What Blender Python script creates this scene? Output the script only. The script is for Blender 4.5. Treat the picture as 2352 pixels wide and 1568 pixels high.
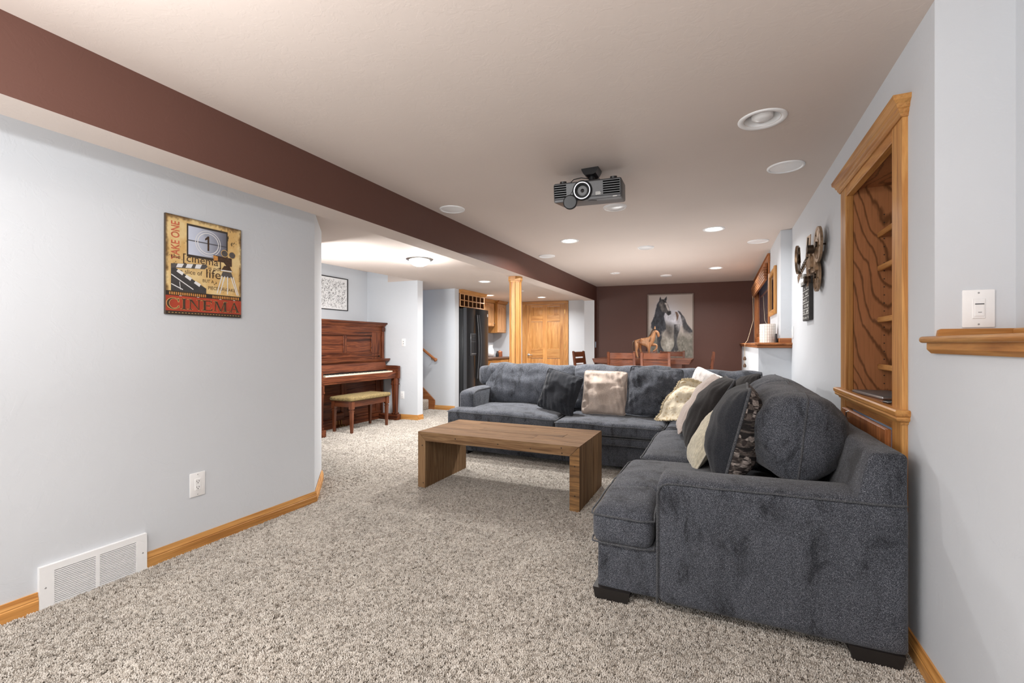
import bpy, bmesh, math, random
import numpy as np
from mathutils import Vector, Matrix, noise as mnoise

for o in list(bpy.data.objects): bpy.data.objects.remove(o)
S = bpy.context.scene
COL = S.collection
R = math.radians
random.seed(7)

# ------------------------------------------------------------------ camera, world, lights, exposure
cam_d = bpy.data.cameras.new('camera'); cam = bpy.data.objects.new('camera', cam_d); COL.objects.link(cam)
cam.location = (0, 0, 1.2); cam.rotation_euler = (R(90), 0, math.atan(478/1045))
cam_d.sensor_width = 36; cam_d.lens = 36*1045/2352; cam_d.shift_y = 6/2352
cam_d.clip_start = .02
S.camera = cam
S.view_settings.view_transform = 'Standard'; S.view_settings.look = 'None'
S.view_settings.exposure = 0.0; S.view_settings.gamma = 1; S.view_settings.use_curve_mapping = False
W = bpy.data.worlds.new('world'); S.world = W; W.use_nodes = True
W.node_tree.nodes['Background'].inputs[0].default_value = (.30, .45, .70, 1)
W.node_tree.nodes['Background'].inputs[1].default_value = 1.1

def light(name, loc, power, size, color=(1, .93, .86), rot=(0, 0, 0), shape='DISK', sy=None, spread=180, parent=None):
    d = bpy.data.lights.new(name, 'AREA'); d.energy = power; d.shape = shape; d.size = size; d.color = color
    if sy: d.size_y = sy
    d.spread = R(spread)
    o = bpy.data.objects.new(name, d); COL.objects.link(o); o.location = loc; o.rotation_euler = rot
    return o
CAN_W = 44
WARM = (1, .985, .965)
# added unseen fill lights: ceiling bounce behind the photographer and behind the sofa
light('fill_bounce', (-.8, -.9, .9), 90, 1.4, (1, .995, .985), (R(180), 0, 0))
light('fill_soft', (-2.0, -1.7, 1.55), 29, 1.0, (1, 1, 1), (R(84), 0, R(-24)))  # added forward fill from behind the camera, no lamp stands there
light('fill_bounce', (-1.0, 6.5, .45), 32, 1.2, (1, .995, .985), (R(180), 0, 0))
light('fill_alcove', (-3.78, 3.30, 1.75), 38, .5, (1, 1, 1), (R(90), 0, R(-4)))  # added unseen fill behind the left wall, brightens the stub wall
def bulb(name, loc, power, radius, color=(1, 1, 1)):
    d = bpy.data.lights.new(name, 'POINT'); d.energy = power; d.shadow_soft_size = radius; d.color = color
    o = bpy.data.objects.new(name, d); COL.objects.link(o); o.location = loc
    return o
# the photographer's flash, held up at the left
bulb('flash_lamp', (-1.45, .30, 2.02), 30, .05)

# ------------------------------------------------------------------ materials
def s2l(c):
    return tuple(((v/255)/12.92 if v/255 <= .04045 else ((v/255+.055)/1.055)**2.4) for v in c)
MATS = {}
class NT:
    def __init__(s, name):
        s.m = bpy.data.materials.new(name); s.m.use_nodes = True; s.t = s.m.node_tree
        s.b = s.t.nodes['Principled BSDF']; s.tc = None
    def n(s, t, **k):
        q = s.t.nodes.new(t)
        for a, v in k.items(): setattr(q, a, v)
        return q
    def l(s, a, b): s.t.links.new(a, b)
    def obj(s):
        if not s.tc: s.tc = s.n('ShaderNodeTexCoord')
        return s.tc.outputs['Object']
    def map(s, src, scale=(1, 1, 1), rot=(0, 0, 0), loc=(0, 0, 0)):
        q = s.n('ShaderNodeMapping'); s.l(src, q.inputs['Vector'])
        q.inputs['Scale'].default_value = scale; q.inputs['Rotation'].default_value = rot; q.inputs['Location'].default_value = loc
        return q.outputs[0]
    def noise(s, v, scale, detail=3, rough=.55, dist=0):
        q = s.n('ShaderNodeTexNoise'); s.l(v, q.inputs['Vector'])
        q.inputs['Scale'].default_value = scale; q.inputs['Detail'].default_value = detail
        q.inputs['Roughness'].default_value = rough; q.inputs['Distortion'].default_value = dist
        return q.outputs['Fac']
    def ramp(s, f, stops):
        q = s.n('ShaderNodeValToRGB'); s.l(f, q.inputs[0]); e = q.color_ramp.elements
        while len(e) < len(stops): e.new(.5)
        for i, (p, c) in enumerate(stops):
            e[i].position = p; e[i].color = (c if len(c) == 4 else (*c, 1)) if hasattr(c, '__len__') else (c, c, c, 1)
        return q.outputs[0]
    def mul(s, a, b, fac=1.0, mode='MULTIPLY'):
        q = s.n('ShaderNodeMix'); q.data_type = 'RGBA'; q.blend_type = mode
        q.inputs[0].default_value = fac
        s.l(a, q.inputs[6])
        if hasattr(b, 'links'): s.l(b, q.inputs[7])
        else: q.inputs[7].default_value = (*b, 1)
        return q.outputs[2]
    def mixf(s, f, a, b):
        q = s.n('ShaderNodeMix'); q.data_type = 'RGBA'; s.l(f, q.inputs[0])
        for i, x in ((6, a), (7, b)):
            if hasattr(x, 'links'): s.l(x, q.inputs[i])
            else: q.inputs[i].default_value = (*x, 1)
        return q.outputs[2]
    def bump(s, h, strength, dist=.01):
        q = s.n('ShaderNodeBump'); s.l(h, q.inputs['Height']); q.inputs['Strength'].default_value = strength
        q.inputs['Distance'].default_value = dist; s.l(q.outputs[0], s.b.inputs['Normal'])
    def col(s, c):
        if hasattr(c, 'links'): s.l(c, s.b.inputs['Base Color'])
        else: s.b.inputs['Base Color'].default_value = (*c, 1)
    def set(s, **k):
        for a, v in k.items(): s.b.inputs[a.replace('_', ' ')].default_value = v
        return s.m

def plain(name, rgb, rough=.5, metal=0, var=.06, bump=0, scale=40, **k):
    """plain colour with a slight mottling"""
    t = NT(name); c = s2l(rgb)
    f = t.noise(t.obj(), scale, 3)
    t.col(t.ramp(f, [(.3, tuple(x*(1-var) for x in c)), (.7, tuple(min(1, x*(1+var)) for x in c))]))
    if bump: t.bump(f, bump, .004)
    t.set(Roughness=rough, Metallic=metal, **k)
    return t.m

def paint(name, rgb, bump=.25, sc=9, var=.02, rough=.75, spec=.3):
    t = NT(name); c = s2l(rgb); v = t.obj()
    big = t.noise(v, 1.3, 2)
    t.col(t.ramp(big, [(.3, tuple(x*(1-var) for x in c)), (.7, tuple(x*(1+var) for x in c))]))
    a = t.noise(v, sc, 5, .6, .6)
    a2 = t.ramp(a, [(.5, 0), (.56, .55), (.62, .5), (.75, 1)])
    f = t.noise(v, 160, 2)
    t.bump(t.mul(a2, t.ramp(f, [(.3, .8), (.7, 1)])), bump, .004)
    t.set(Roughness=rough)
    t.b.inputs['Specular IOR Level'].default_value = spec
    return t.m

def wood(name, dark, mid, lite, axis='x', sc=1.0, rough=.46, bump=.12, fine=.4, coat=.04, dist=1.0, spec=.4):
    t = NT(name); v = t.obj()
    oi = t.n('ShaderNodeObjectInfo'); mm = t.n('ShaderNodeVectorMath', operation='MULTIPLY_ADD')
    cm = t.n('ShaderNodeCombineXYZ')
    for i in range(3): t.l(oi.outputs['Random'], cm.inputs[i])
    mm.inputs[1].default_value = (7.3, 5.1, 9.7); t.l(cm.outputs[0], mm.inputs[0]); t.l(v, mm.inputs[2])
    v = mm.outputs[0]
    def ax(al, ac): return tuple(al if a == axis else ac for a in 'xyz')
    g = t.noise(t.map(v, ax(.7*sc, 11*sc)), 1, 6, .62, dist)
    g2 = t.noise(t.map(v, ax(2.2*sc, 42*sc), loc=(3, 1, 7)), 1, 4, .6, .4)
    c = t.ramp(g, [(.28, s2l(dark)), (.43, s2l(mid)), (.52, s2l(lite)), (.60, s2l(mid)), (.74, s2l(lite))])
    p = t.noise(t.map(v, ax(5*sc, 160*sc)), 1, 3)
    c = t.mul(c, t.ramp(g2, [(.35, .72), (.6, 1.0)]), fine*1.2)
    c = t.mul(c, t.ramp(p, [(.36, .55), (.5, 1.0)]), fine)
    c = t.mul(c, t.ramp(oi.outputs['Random'], [(0, .86), (1, 1.1)])); t.col(c); t.bump(t.mul(p, g2), bump, .002)
    t.set(Roughness=rough); t.b.inputs['Coat Weight'].default_value = coat; t.b.inputs['Coat Roughness'].default_value = .25
    t.b.inputs['Specular IOR Level'].default_value = spec
    return t.m

OAK = ((142, 88, 40), (182, 124, 64), (204, 150, 86))
oak = {a: wood('oak_'+a, *OAK, axis=a) for a in 'xyz'}
OAK_LIT = ((158, 100, 46), (198, 138, 72), (218, 162, 94))  # same oak, lightened in colour to make up for dim light on the baseboards
oakb = {a: wood('oak_base_'+a, *OAK_LIT, axis=a) for a in 'xyz'}
OAKD = ((120, 66, 30), (158, 96, 52), (176, 112, 64))
oakd = {a: wood('oak_deep_'+a, *OAKD, axis=a) for a in 'xyz'}
oak_shaded = {a: wood('oak_inside_shade_'+a, (70, 40, 22), (96, 58, 34), (110, 70, 42), axis=a) for a in 'xyz'}  # shade inside the wine rack cubbies, put into a darker oak
CAB = ((184, 126, 76), (216, 160, 108), (232, 184, 134))
oakc = {a: wood('oak_cabinet_'+a, *CAB, axis=a) for a in 'xyz'}
CHER = ((42, 20, 12), (84, 42, 25), (122, 68, 42))
cher = {a: wood('cherry_'+a, *CHER, axis=a, rough=.42, coat=.05, spec=.25, sc=1.3) for a in 'xyz'}
DIN = ((62, 30, 18), (96, 50, 29), (118, 66, 40))
din = {a: wood('dining_'+a, *DIN, axis=a, rough=.3, coat=.3, sc=1.5) for a in 'xyz'}
PINE = ((80, 57, 36), (114, 84, 56), (138, 106, 75))
pine = {a: wood('pine_'+a, *PINE, axis=a, rough=.7, coat=0, spec=.15, bump=.35, fine=.5, sc=1.2) for a in 'xyz'}
PIND = ((92, 68, 48), (128, 98, 70), (150, 120, 88))
pined = {a: wood('pine_side_'+a, *PIND, axis=a, rough=.7, coat=0, spec=.15, bump=.35, fine=.5, sc=1.2) for a in 'xyz'}
PINC = ((120, 84, 46), (164, 124, 74), (184, 146, 94))
def sawn():
    t = NT('pine_sawn'); v = t.obj()
    a = t.noise(t.map(v, (3, 3, 48)), 1, 3, .6, .3); b = t.noise(t.map(v, (4, 4, 9)), 1, 3); p = t.noise(t.map(v, (20, 20, 260)), 1, 2)
    c = t.ramp(b, [(.3, s2l((112, 78, 44))), (.7, s2l((150, 112, 68)))])
    c = t.mul(c, t.ramp(a, [(.40, .62), (.47, 1.0), (.56, 1.0), (.60, 1.35)])); t.col(t.mul(c, t.ramp(p, [(.35, .8), (.55, 1)]), .7)); t.bump(a, .6, .004); t.set(Roughness=.75)
    return t.m
pinec = {'z': sawn()}

def ply(name, dark, mid, axis='z'):
    """rotary-cut oak plywood with bold cathedral figure"""
    t = NT(name); v = t.obj()
    n1 = t.noise(t.map(v, (4, 4, 1.8), loc=(.3, 0, .9)), 1.0, 1.2, .5, .3)
    jit = t.noise(t.map(v, (42, 42, 10)), 1, 2)
    sx = t.n('ShaderNodeSeparateXYZ'); t.l(v, sx.inputs[0])
    def mth(op, a, b):
        q = t.n('ShaderNodeMath', operation=op)
        for i, x in enumerate((a, b)):
            if hasattr(x, 'links'): t.l(x, q.inputs[i])
            else: q.inputs[i].default_value = x
        return q.outputs[0]
    xo = mth('SUBTRACT', sx.outputs[0], .12); par = mth('MULTIPLY', mth('MULTIPLY', xo, xo), -58)
    f0 = mth('ADD', mth('MULTIPLY', sx.outputs[2], 5.6), par); f0 = mth('ADD', f0, mth('MULTIPLY', n1, 4.2))
    ad = t.n('ShaderNodeMath', operation='MULTIPLY_ADD'); t.l(jit, ad.inputs[0]); ad.inputs[1].default_value = .42; t.l(f0, ad.inputs[2])
    pp = t.n('ShaderNodeMath', operation='FRACT'); t.l(ad.outputs[0], pp.inputs[0])
    c = t.ramp(pp.outputs[0], [(0, s2l(dark)), (.07, s2l(dark)), (.17, s2l(mid)), (.86, s2l(mid)), (1, s2l(dark))])
    p = t.noise(t.map(v, (150, 150, 5)), 1, 3)
    t.col(t.mul(c, t.ramp(p, [(.36, .7), (.52, 1)]), .5)); t.set(Roughness=.42); t.b.inputs['Coat Weight'].default_value = .15
    return t.m
M = {}
M['ply'] = ply('oak_plywood', (112, 70, 38), (168, 111, 70))
M['wall'] = paint('wall_paint', (206, 210, 215), bump=.16)
M['brown'] = paint('brown_paint', (91, 60, 51), bump=.12, var=.03, rough=.5, spec=.4)
M['ceil'] = paint('ceiling_paint', (206, 194, 186), bump=.11, sc=16)
M['white'] = plain('white_plastic', (240, 240, 240), .35, var=.01)
M['whitem'] = plain('white_enamel', (236, 237, 238), .4, var=.01)
M['shade_gap'] = plain('dark_gap', (52, 54, 58), .9)
M['void'] = plain('vent_void', (8, 8, 9), .95, var=.01, Specular_IOR_Level=.0)
M['black'] = plain('black_plastic', (26, 26, 28), .38, var=.1)
M['dgrey'] = plain('dark_grey_plastic', (62, 63, 66), .42, var=.06)
M['mgrey'] = plain('mid_grey_plastic', (96, 97, 99), .4, var=.05)
M['foot'] = plain('black_wood_foot', (34, 30, 28), .5, var=.1)
M['chrome'] = plain('chrome', (176, 176, 180), .3, 1, var=.02)
M['steel'] = plain('brushed_steel', (185, 186, 188), .3, 1, var=.04)
M['brass'] = plain('aged_brass', (150, 118, 72), .35, 1, var=.15)
M['bronze'] = plain('bronze_metal', (146, 122, 98), .42, .65, var=.35, scale=30)
M['bronzed'] = plain('bronze_dark', (66, 54, 44), .45, .7, var=.3, scale=30)
M['ivory'] = plain('ivory', (232, 222, 200), .3, var=.03)
M['ink'] = plain('ink', (34, 34, 36), .8, var=.2)
M['inkg'] = plain('ink_grey', (120, 120, 122), .8, var=.2)
M['chalk'] = plain('chalk', (222, 222, 218), .9)
M['slate'] = plain('slate', (58, 56, 55), .8, var=.15)
M['paper'] = plain('paper', (238, 238, 238), .7, var=.01)
M['fridge'] = plain('fridge_enamel', (25, 26, 28), .3, var=.06, bump=.15, scale=300)
M['fridge2'] = plain('fridge_trim', (62, 63, 66), .3, var=.06)
M['copper'] = plain('copper', (190, 120, 86), .35, .6, var=.1)
M['counter'] = plain('laminate_counter', (92, 70, 58), .3, var=.35, scale=60)
M['bluepl'] = plain('pale_plate', (186, 206, 224), .35, var=.01)
M['vinyl'] = plain('blue_sash', (70, 120, 175), .4)
M['bamboo'] = wood('bamboo_shade', (104, 62, 36), (142, 92, 58), (164, 112, 74), axis='y', sc=2)
M['tassel'] = plain('tassel_wood', (92, 66, 46), .4)
M['cordm'] = plain('blind_cord', (190, 170, 140), .8)
M['tile'] = plain('pearl_tile', (240, 232, 224), .22, var=.06, scale=25)
M['grout'] = plain('tile_grout', (206, 190, 174), .8)
M['sagec'] = plain('bench_brocade', (134, 116, 76), .85, var=.35, scale=45, bump=.3)
M['horsew'] = wood('carved_wood', (120, 72, 42), (176, 120, 80), (206, 158, 116), axis='z', sc=1.5, rough=.35)
M['slateink'] = plain('slate_ink', (64, 62, 62), .7, var=.15)
M['poster_edge'] = plain('poster_edge', (70, 60, 50), .7)
M['redink'] = plain('red_ink', (196, 104, 74), .7, var=.25, scale=90)
M['tanink'] = plain('tan_ink', (206, 168, 104), .7, var=.15, scale=90)
M['brownink'] = plain('brown_ink', (72, 52, 38), .7, var=.3, scale=90)
M['amberink'] = plain('amber_ink', (196, 136, 70), .7, var=.25, scale=90)
M['whiteink'] = plain('white_ink', (226, 226, 226), .7, var=.05)
M['greyink'] = plain('grey_ink', (86, 82, 80), .7, var=.2)
M['mirrorg'] = plain('mirror_glass', (84, 86, 88), .06, .9, var=.02)
M['framet'] = plain('picture_frame', (128, 116, 106), .5, var=.1)

def emis(name, rgb, st):
    t = NT(name); t.col(s2l(rgb)); t.b.inputs['Emission Color'].default_value = (*s2l(rgb), 1); t.b.inputs['Emission Strength'].default_value = st
    return t.m
M['lit'] = emis('lit_lens', (255, 246, 232), 14)
M['lens_off'] = plain('frosted_lens', (222, 222, 222), .25, var=.02)
def glass(name, col=(1, 1, 1), rough=0):
    t = NT(name); t.col(col); t.b.inputs['Transmission Weight'].default_value = 1; t.b.inputs['Roughness'].default_value = rough
    t.b.inputs['IOR'].default_value = 1.45
    return t.m
M['glass'] = glass('window_glass')
M['lensglass'] = plain('lens_glass', (14, 14, 18), .05)

def chenille(name, c0, c1, c2, sc=1.0, blotch=.8):
    t = NT(name); v = t.obj()
    a = t.noise(t.map(v, (270*sc, 270*sc, 640*sc), rot=(R(45), R(45), 0)), 1, 2, .6)
    b = t.noise(t.map(v, (640*sc, 270*sc, 270*sc), rot=(R(20), R(-45), R(30))), 1, 2, .6)
    mx = t.n('ShaderNodeMath', operation='MAXIMUM'); t.l(a, mx.inputs[0]); t.l(b, mx.inputs[1])
    c = t.ramp(mx.outputs[0], [(.42, s2l(c0)), (.57, s2l(c1)), (.74, s2l(c2))])
    bl = t.noise(t.map(v, (1.5, 1.5, .7)), 6, 5, .72, .5)
    bl2 = t.noise(t.map(v, (1, 1, .5)), 2.2, 2, .5)
    c = t.mul(c, t.ramp(bl, [(.36, .28), (.46, .82), (.62, 1.08)]), blotch)
    c = t.mul(c, t.ramp(bl2, [(.3, .8), (.7, 1.1)]), .8)
    t.col(c); t.bump(mx.outputs[0], .5, .004)
    t.set(Roughness=.95); t.b.inputs['Sheen Weight'].default_value = .18; t.b.inputs['Sheen Roughness'].default_value = .4
    t.b.inputs['Specular IOR Level'].default_value = .15
    return t.m
M['sofa'] = chenille('slate_chenille', (40, 43, 49), (72, 75, 83), (164, 167, 174))
M['sofapipe'] = chenille('slate_piping', (50, 52, 56), (80, 82, 86), (136, 137, 140), blotch=.2)
M['velvet'] = chenille('charcoal_velvet', (28, 30, 34), (46, 48, 53), (82, 84, 90), sc=1.3, blotch=.4)
M['umber'] = chenille('umber_velvet', (28, 27, 27), (44, 41, 41), (70, 67, 67), sc=1.3, blotch=.4)
def cloth(name, c, var=.12, sc=220, bump=.4, wr=True):
    t = NT(name); v = t.obj(); cl = s2l(c)
    a = t.noise(t.map(v, (sc, sc, sc*.35)), 1, 3); b = t.noise(v, 9, 3)
    cc = t.ramp(a, [(.3, tuple(x*(1-var*1.6) for x in cl)), (.6, cl), (.75, tuple(min(1, x*(1+var)) for x in cl))])
    t.col(t.mul(cc, t.ramp(b, [(.3, .86), (.65, 1)]), .8)); t.bump(a, bump, .003)
    t.set(Roughness=.95); t.b.inputs['Sheen Weight'].default_value = .2; t.b.inputs['Specular IOR Level'].default_value = .1
    return t.m
M['beige'] = cloth('oatmeal_linen', (196, 180, 168))
M['taupe'] = cloth('taupe_cloth', (186, 172, 164))
M['cream'] = cloth('cream_weave', (208, 200, 178), var=.2, sc=120, bump=.7)
M['fluffy'] = cloth('white_fleece', (232, 226, 222), var=.08, sc=90, bump=.8)
M['creampipe'] = cloth('cream_piping', (214, 206, 188))
M['fringe'] = cloth('straw_fringe', (230, 216, 186), var=.15, sc=60, bump=.6)
def leopard():
    t = NT('straw_fleece'); v = t.obj()
    q = t.n('ShaderNodeTexVoronoi'); t.l(v, q.inputs['Vector']); q.inputs['Scale'].default_value = 34
    n = t.noise(v, 60, 3)
    c = t.ramp(q.outputs['Distance'], [(.10, s2l((178, 156, 122))), (.26, s2l((202, 184, 152))), (.42, s2l((214, 203, 180)))])
    t.col(t.mul(c, t.ramp(n, [(.3, .85), (.7, 1)]), .8)); t.bump(n, .6, .006); t.set(Roughness=.95)
    return t.m
M['leopard'] = leopard()
def tribal():
    t = NT('ikat_weave'); v = t.obj()
    a = t.noise(t.map(v, (7, 7, 46)), 1, 2, .5); b = t.noise(t.map(v, (16, 16, 11), loc=(4, 2, 9)), 1, 1)
    f = t.noise(t.map(v, (70, 70, 260)), 1, 2)
    st = t.ramp(a, [(.47, 0), (.53, 1)]); bl = t.ramp(b, [(.50, 0), (.53, 1)])
    c = t.mixf(bl, t.mixf(st, s2l((34, 30, 30)), s2l((104, 94, 88))), t.mixf(st, s2l((176, 164, 156)), s2l((60, 52, 50))))
    t.col(t.mul(c, t.ramp(f, [(.4, .45), (.6, 1.15)]), .9)); t.bump(f, .4, .003); t.set(Roughness=.95)
    return t.m
M['tribal'] = tribal()
def carpet():
    t = NT('carpet'); v = t.obj()
    a = t.noise(v, 95, 3, .6, .3); b = t.noise(v, 230, 2, .6); big = t.noise(v, 1.7, 3)
    mx = t.n('ShaderNodeMath', operation='MULTIPLY_ADD'); t.l(b, mx.inputs[0]); mx.inputs[1].default_value = .45
    t.l(a, mx.inputs[2])
    c = t.ramp(mx.outputs[0], [(.50, s2l((92, 84, 76))), (.64, s2l((160, 150, 139))), (.78, s2l((205, 195, 184))), (.92, s2l((226, 218, 208)))])
    t.col(t.mul(c, t.ramp(big, [(.35, .9), (.65, 1.03)]), 1)); t.bump(mx.outputs[0], .9, .012); t.set(Roughness=1)
    t.b.inputs['Specular IOR Level'].default_value = .05
    return t.m
M['carpet'] = carpet()
def pile():
    t = NT('carpet_yarn'); oi = t.n('ShaderNodeObjectInfo'); v = t.n('ShaderNodeNewGeometry').outputs['Position']
    big = t.noise(v, 1.7, 3); mid = t.noise(v, 9, 3)
    c = t.ramp(oi.outputs['Random'], [(.0, s2l((146, 137, 127))), (.3, s2l((182, 174, 164))), (.6, s2l((204, 197, 188))), (1, s2l((216, 210, 202)))])
    c = t.mul(c, t.ramp(big, [(.35, .9), (.65, 1.02)])); t.col(t.mul(c, t.ramp(mid, [(.3, .9), (.6, 1.03)])))
    t.set(Roughness=1); t.b.inputs['Specular IOR Level'].default_value = .03
    return t.m
M['yarn'] = pile()
def vcol():
    t = NT('flat_print'); q = t.n('ShaderNodeAttribute'); q.attribute_name = 'Col'
    t.col(q.outputs['Color']); t.set(Roughness=.6)
    return t.m
M['print'] = vcol()

# ------------------------------------------------------------------ mesh helpers
class MB:
    def __init__(s): s.v = []; s.f = []; s.mi = []; s.cur = 0
    def add(s, vs, fs):
        o = len(s.v); s.v += [tuple(x) for x in vs]; s.f += [tuple(i+o for i in f) for f in fs]; s.mi += [s.cur]*len(fs)
        return s
    def bm(s, b):
        b.verts.ensure_lookup_table(); b.verts.index_update()
        s.add([v.co for v in b.verts], [[v.index for v in f.verts] for f in b.faces]); b.free(); return s
    def box(s, x0, x1, y0, y1, z0, z1, bev=0, seg=1):
        x0, x1 = min(x0, x1), max(x0, x1); y0, y1 = min(y0, y1), max(y0, y1); z0, z1 = min(z0, z1), max(z0, z1)
        if not bev:
            v = [(x, y, z) for z in (z0, z1) for y in (y0, y1) for x in (x0, x1)]
            return s.add(v, [(0, 2, 3, 1), (4, 5, 7, 6), (0, 1, 5, 4), (2, 6, 7, 3), (0, 4, 6, 2), (1, 3, 7, 5)])
        b = bmesh.new(); bmesh.ops.create_cube(b, size=1)
        for v in b.verts: v.co = ((x0+x1)/2+v.co.x*(x1-x0), (y0+y1)/2+v.co.y*(y1-y0), (z0+z1)/2+v.co.z*(z1-z0))
        bmesh.ops.bevel(b, geom=b.edges[:], offset=min(bev, .49*min(x1-x0, y1-y0, z1-z0)), segments=seg, affect='EDGES', profile=.5)
        return s.bm(b)
    def cyl(s, p0, p1, r0, r1=None, n=12, cap=True):
        if r1 is None: r1 = r0
        p0 = Vector(p0); p1 = Vector(p1); d = (p1-p0).normalized()
        a = d.orthogonal().normalized(); b = d.cross(a)
        v = []
        for p, r in ((p0, r0), (p1, r1)):
            for i in range(n):
                t = 2*math.pi*i/n+math.pi/n; v.append(p+a*math.cos(t)*r+b*math.sin(t)*r)
        f = [(i, (i+1) % n, n+(i+1) % n, n+i) for i in range(n)]
        if cap: f += [tuple(range(n))[::-1], tuple(range(n, 2*n))]
        return s.add(v, f)
    def lathe(s, prof, c=(0, 0, 0), n=32, axis='z', close=False):
        v = []; f = []; m = len(prof)
        for i in range(n):
            t = 2*math.pi*i/n; ca, sa = math.cos(t), math.sin(t)
            for r, h in prof:
                p = {'z': (r*ca, r*sa, h), 'y': (r*ca, h, r*sa), 'x': (h, r*ca, r*sa)}[axis]
                v.append((p[0]+c[0], p[1]+c[1], p[2]+c[2]))
        for i in range(n):
            j = (i+1) % n
            for k in range(m-1): f.append((i*m+k, j*m+k, j*m+k+1, i*m+k+1))
        return s.add(v, f)
    def prism(s, poly, axis, a, b):
        """2D polygon extruded; axis 'x': poly=(y,z); 'y': (x,z); 'z': (x,y)"""
        def P(p, h): return {'x': (h, p[0], p[1]), 'y': (p[0], h, p[1]), 'z': (p[0], p[1], h)}[axis]
        n = len(poly); v = [P(p, a) for p in poly]+[P(p, b) for p in poly]
        f = [(i, (i+1) % n, n+(i+1) % n, n+i) for i in range(n)]+[tuple(range(n))[::-1], tuple(range(n, 2*n))]
        return s.add(v, f)
    def tube(s, pts, r, n=8, closed=False):
        pts = [Vector(p) for p in pts]; m = len(pts); v = []; f = []
        up = None
        for i, p in enumerate(pts):
            q0 = pts[(i-1) % m] if (closed or i > 0) else p; q1 = pts[(i+1) % m] if (closed or i < m-1) else p
            d = (q1-q0); d = d.normalized() if d.length > 1e-9 else Vector((0, 0, 1))
            if up is None: up = d.orthogonal().normalized()
            up = (up-d*up.dot(d)); up = up.normalized() if up.length > 1e-6 else d.orthogonal().normalized()
            w = d.cross(up); rr = r(i/m) if callable(r) else r
            for k in range(n):
                t = 2*math.pi*k/n; v.append(p+(up*math.cos(t)+w*math.sin(t))*rr)
        for i in range(m if closed else m-1):
            j = (i+1) % m
            for k in range(n): f.append((i*n+k, i*n+(k+1) % n, j*n+(k+1) % n, j*n+k))
        if not closed: f += [tuple(range(n))[::-1], tuple((m-1)*n+k for k in range(n))]
        return s.add(v, f)
    def xform(s, mat):
        s.v = [tuple(mat @ Vector(p)) for p in s.v]; return s
    def soft(s, x0, x1, y0, y1, z0, z1, r, step=.05, fn=None):
        """rounded box on a fine lattice, optionally deformed by fn(p)"""
        def ax(a, b):
            L = b-a; rr = min(r, L*.499)
            e = [0, .1*rr, .3*rr, .6*rr, rr]
            k = max(1, int((L-2*rr)/step)); mid = [rr+(L-2*rr)*i/k for i in range(1, k)]
            c = e+mid+[L-t for t in e[::-1]]
            return [a+t for t in c], rr
        (X, rx), (Y, ry), (Z, rz) = ax(x0, x1), ax(y0, y1), ax(z0, z1)
        rr = min(rx, ry, rz); idx = {}; v = []; f = []
        N = (len(X)-1, len(Y)-1, len(Z)-1)
        def V(i, j, k):
            if (i, j, k) in idx: return idx[(i, j, k)]
            p = Vector((X[i], Y[j], Z[k]))
            q = Vector((min(max(p.x, x0+rr), x1-rr), min(max(p.y, y0+rr), y1-rr), min(max(p.z, z0+rr), z1-rr)))
            d = p-q
            if d.length > 1e-9: p = q+d.normalized()*rr*min(1, max(abs(d.x), abs(d.y), abs(d.z))/rr)
            if fn: p = fn(p)
            idx[(i, j, k)] = len(v); v.append(p); return idx[(i, j, k)]
        for k, fl in ((0, 1), (N[2], 0)):
            for i in range(N[0]):
                for j in range(N[1]):
                    q = [V(i, j, k), V(i+1, j, k), V(i+1, j+1, k), V(i, j+1, k)]; f.append(q[::-1] if fl else q)
        for j, fl in ((0, 0), (N[1], 1)):
            for i in range(N[0]):
                for k in range(N[2]):
                    q = [V(i, j, k), V(i+1, j, k), V(i+1, j, k+1), V(i, j, k+1)]; f.append(q[::-1] if fl else q)
        for i, fl in ((0, 1), (N[0], 0)):
            for j in range(N[1]):
                for k in range(N[2]):
                    q = [V(i, j, k), V(i, j+1, k), V(i, j+1, k+1), V(i, j, k+1)]; f.append(q[::-1] if fl else q)
        return s.add(v, f)

WM = {}   # world matrices of things
def mesh_of(name, mb, mats, smooth=35):
    me = bpy.data.meshes.new(name); me.from_pydata(mb.v, [], mb.f)
    for m in (mats if isinstance(mats, (list, tuple)) else [mats]): me.materials.append(m)
    if any(mb.mi): me.polygons.foreach_set('material_index', mb.mi)
    bm_ = bmesh.new(); bm_.from_mesh(me); bmesh.ops.recalc_face_normals(bm_, faces=bm_.faces[:]); bm_.to_mesh(me); bm_.free()
    if smooth:
        me.polygons.foreach_set('use_smooth', [True]*len(me.polygons))
        if smooth < 180: me.set_sharp_from_angle(angle=R(smooth))
    me.update(); return me
def tag(o, label=None, cat=None, group=None, kind=None):
    if label: o['label'] = label
    if cat: o['category'] = cat
    if group: o['group'] = group
    if kind: o['kind'] = kind
    return o
def obj(name, mb, mats, parent=None, local=False, smooth=35, label=None):
    """one mesh object; mb is in world coordinates unless local"""
    if parent is not None and not local:
        mb.xform(WM[parent].inverted())
    o = bpy.data.objects.new(name, mesh_of(name, mb, mats, smooth)); COL.objects.link(o)
    if parent is not None: o.parent = parent; WM[o] = WM[parent]
    else: WM[o] = Matrix.Identity(4)
    if label: o['label'] = label
    return o
def solo(name, mb, mats, loc, label, cat, group=None, smooth=35, rot=(0, 0, 0), local=False):
    """a thing that is one mesh: origin at loc"""
    T = Matrix.Translation(loc) @ __import__('mathutils').Euler(rot).to_matrix().to_4x4()
    if not local: mb.xform(T.inverted())
    o = bpy.data.objects.new(name, mesh_of(name, mb, mats, smooth)); COL.objects.link(o)
    o.location = loc; o.rotation_euler = rot; WM[o] = T
    return tag(o, label, cat, group)
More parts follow.
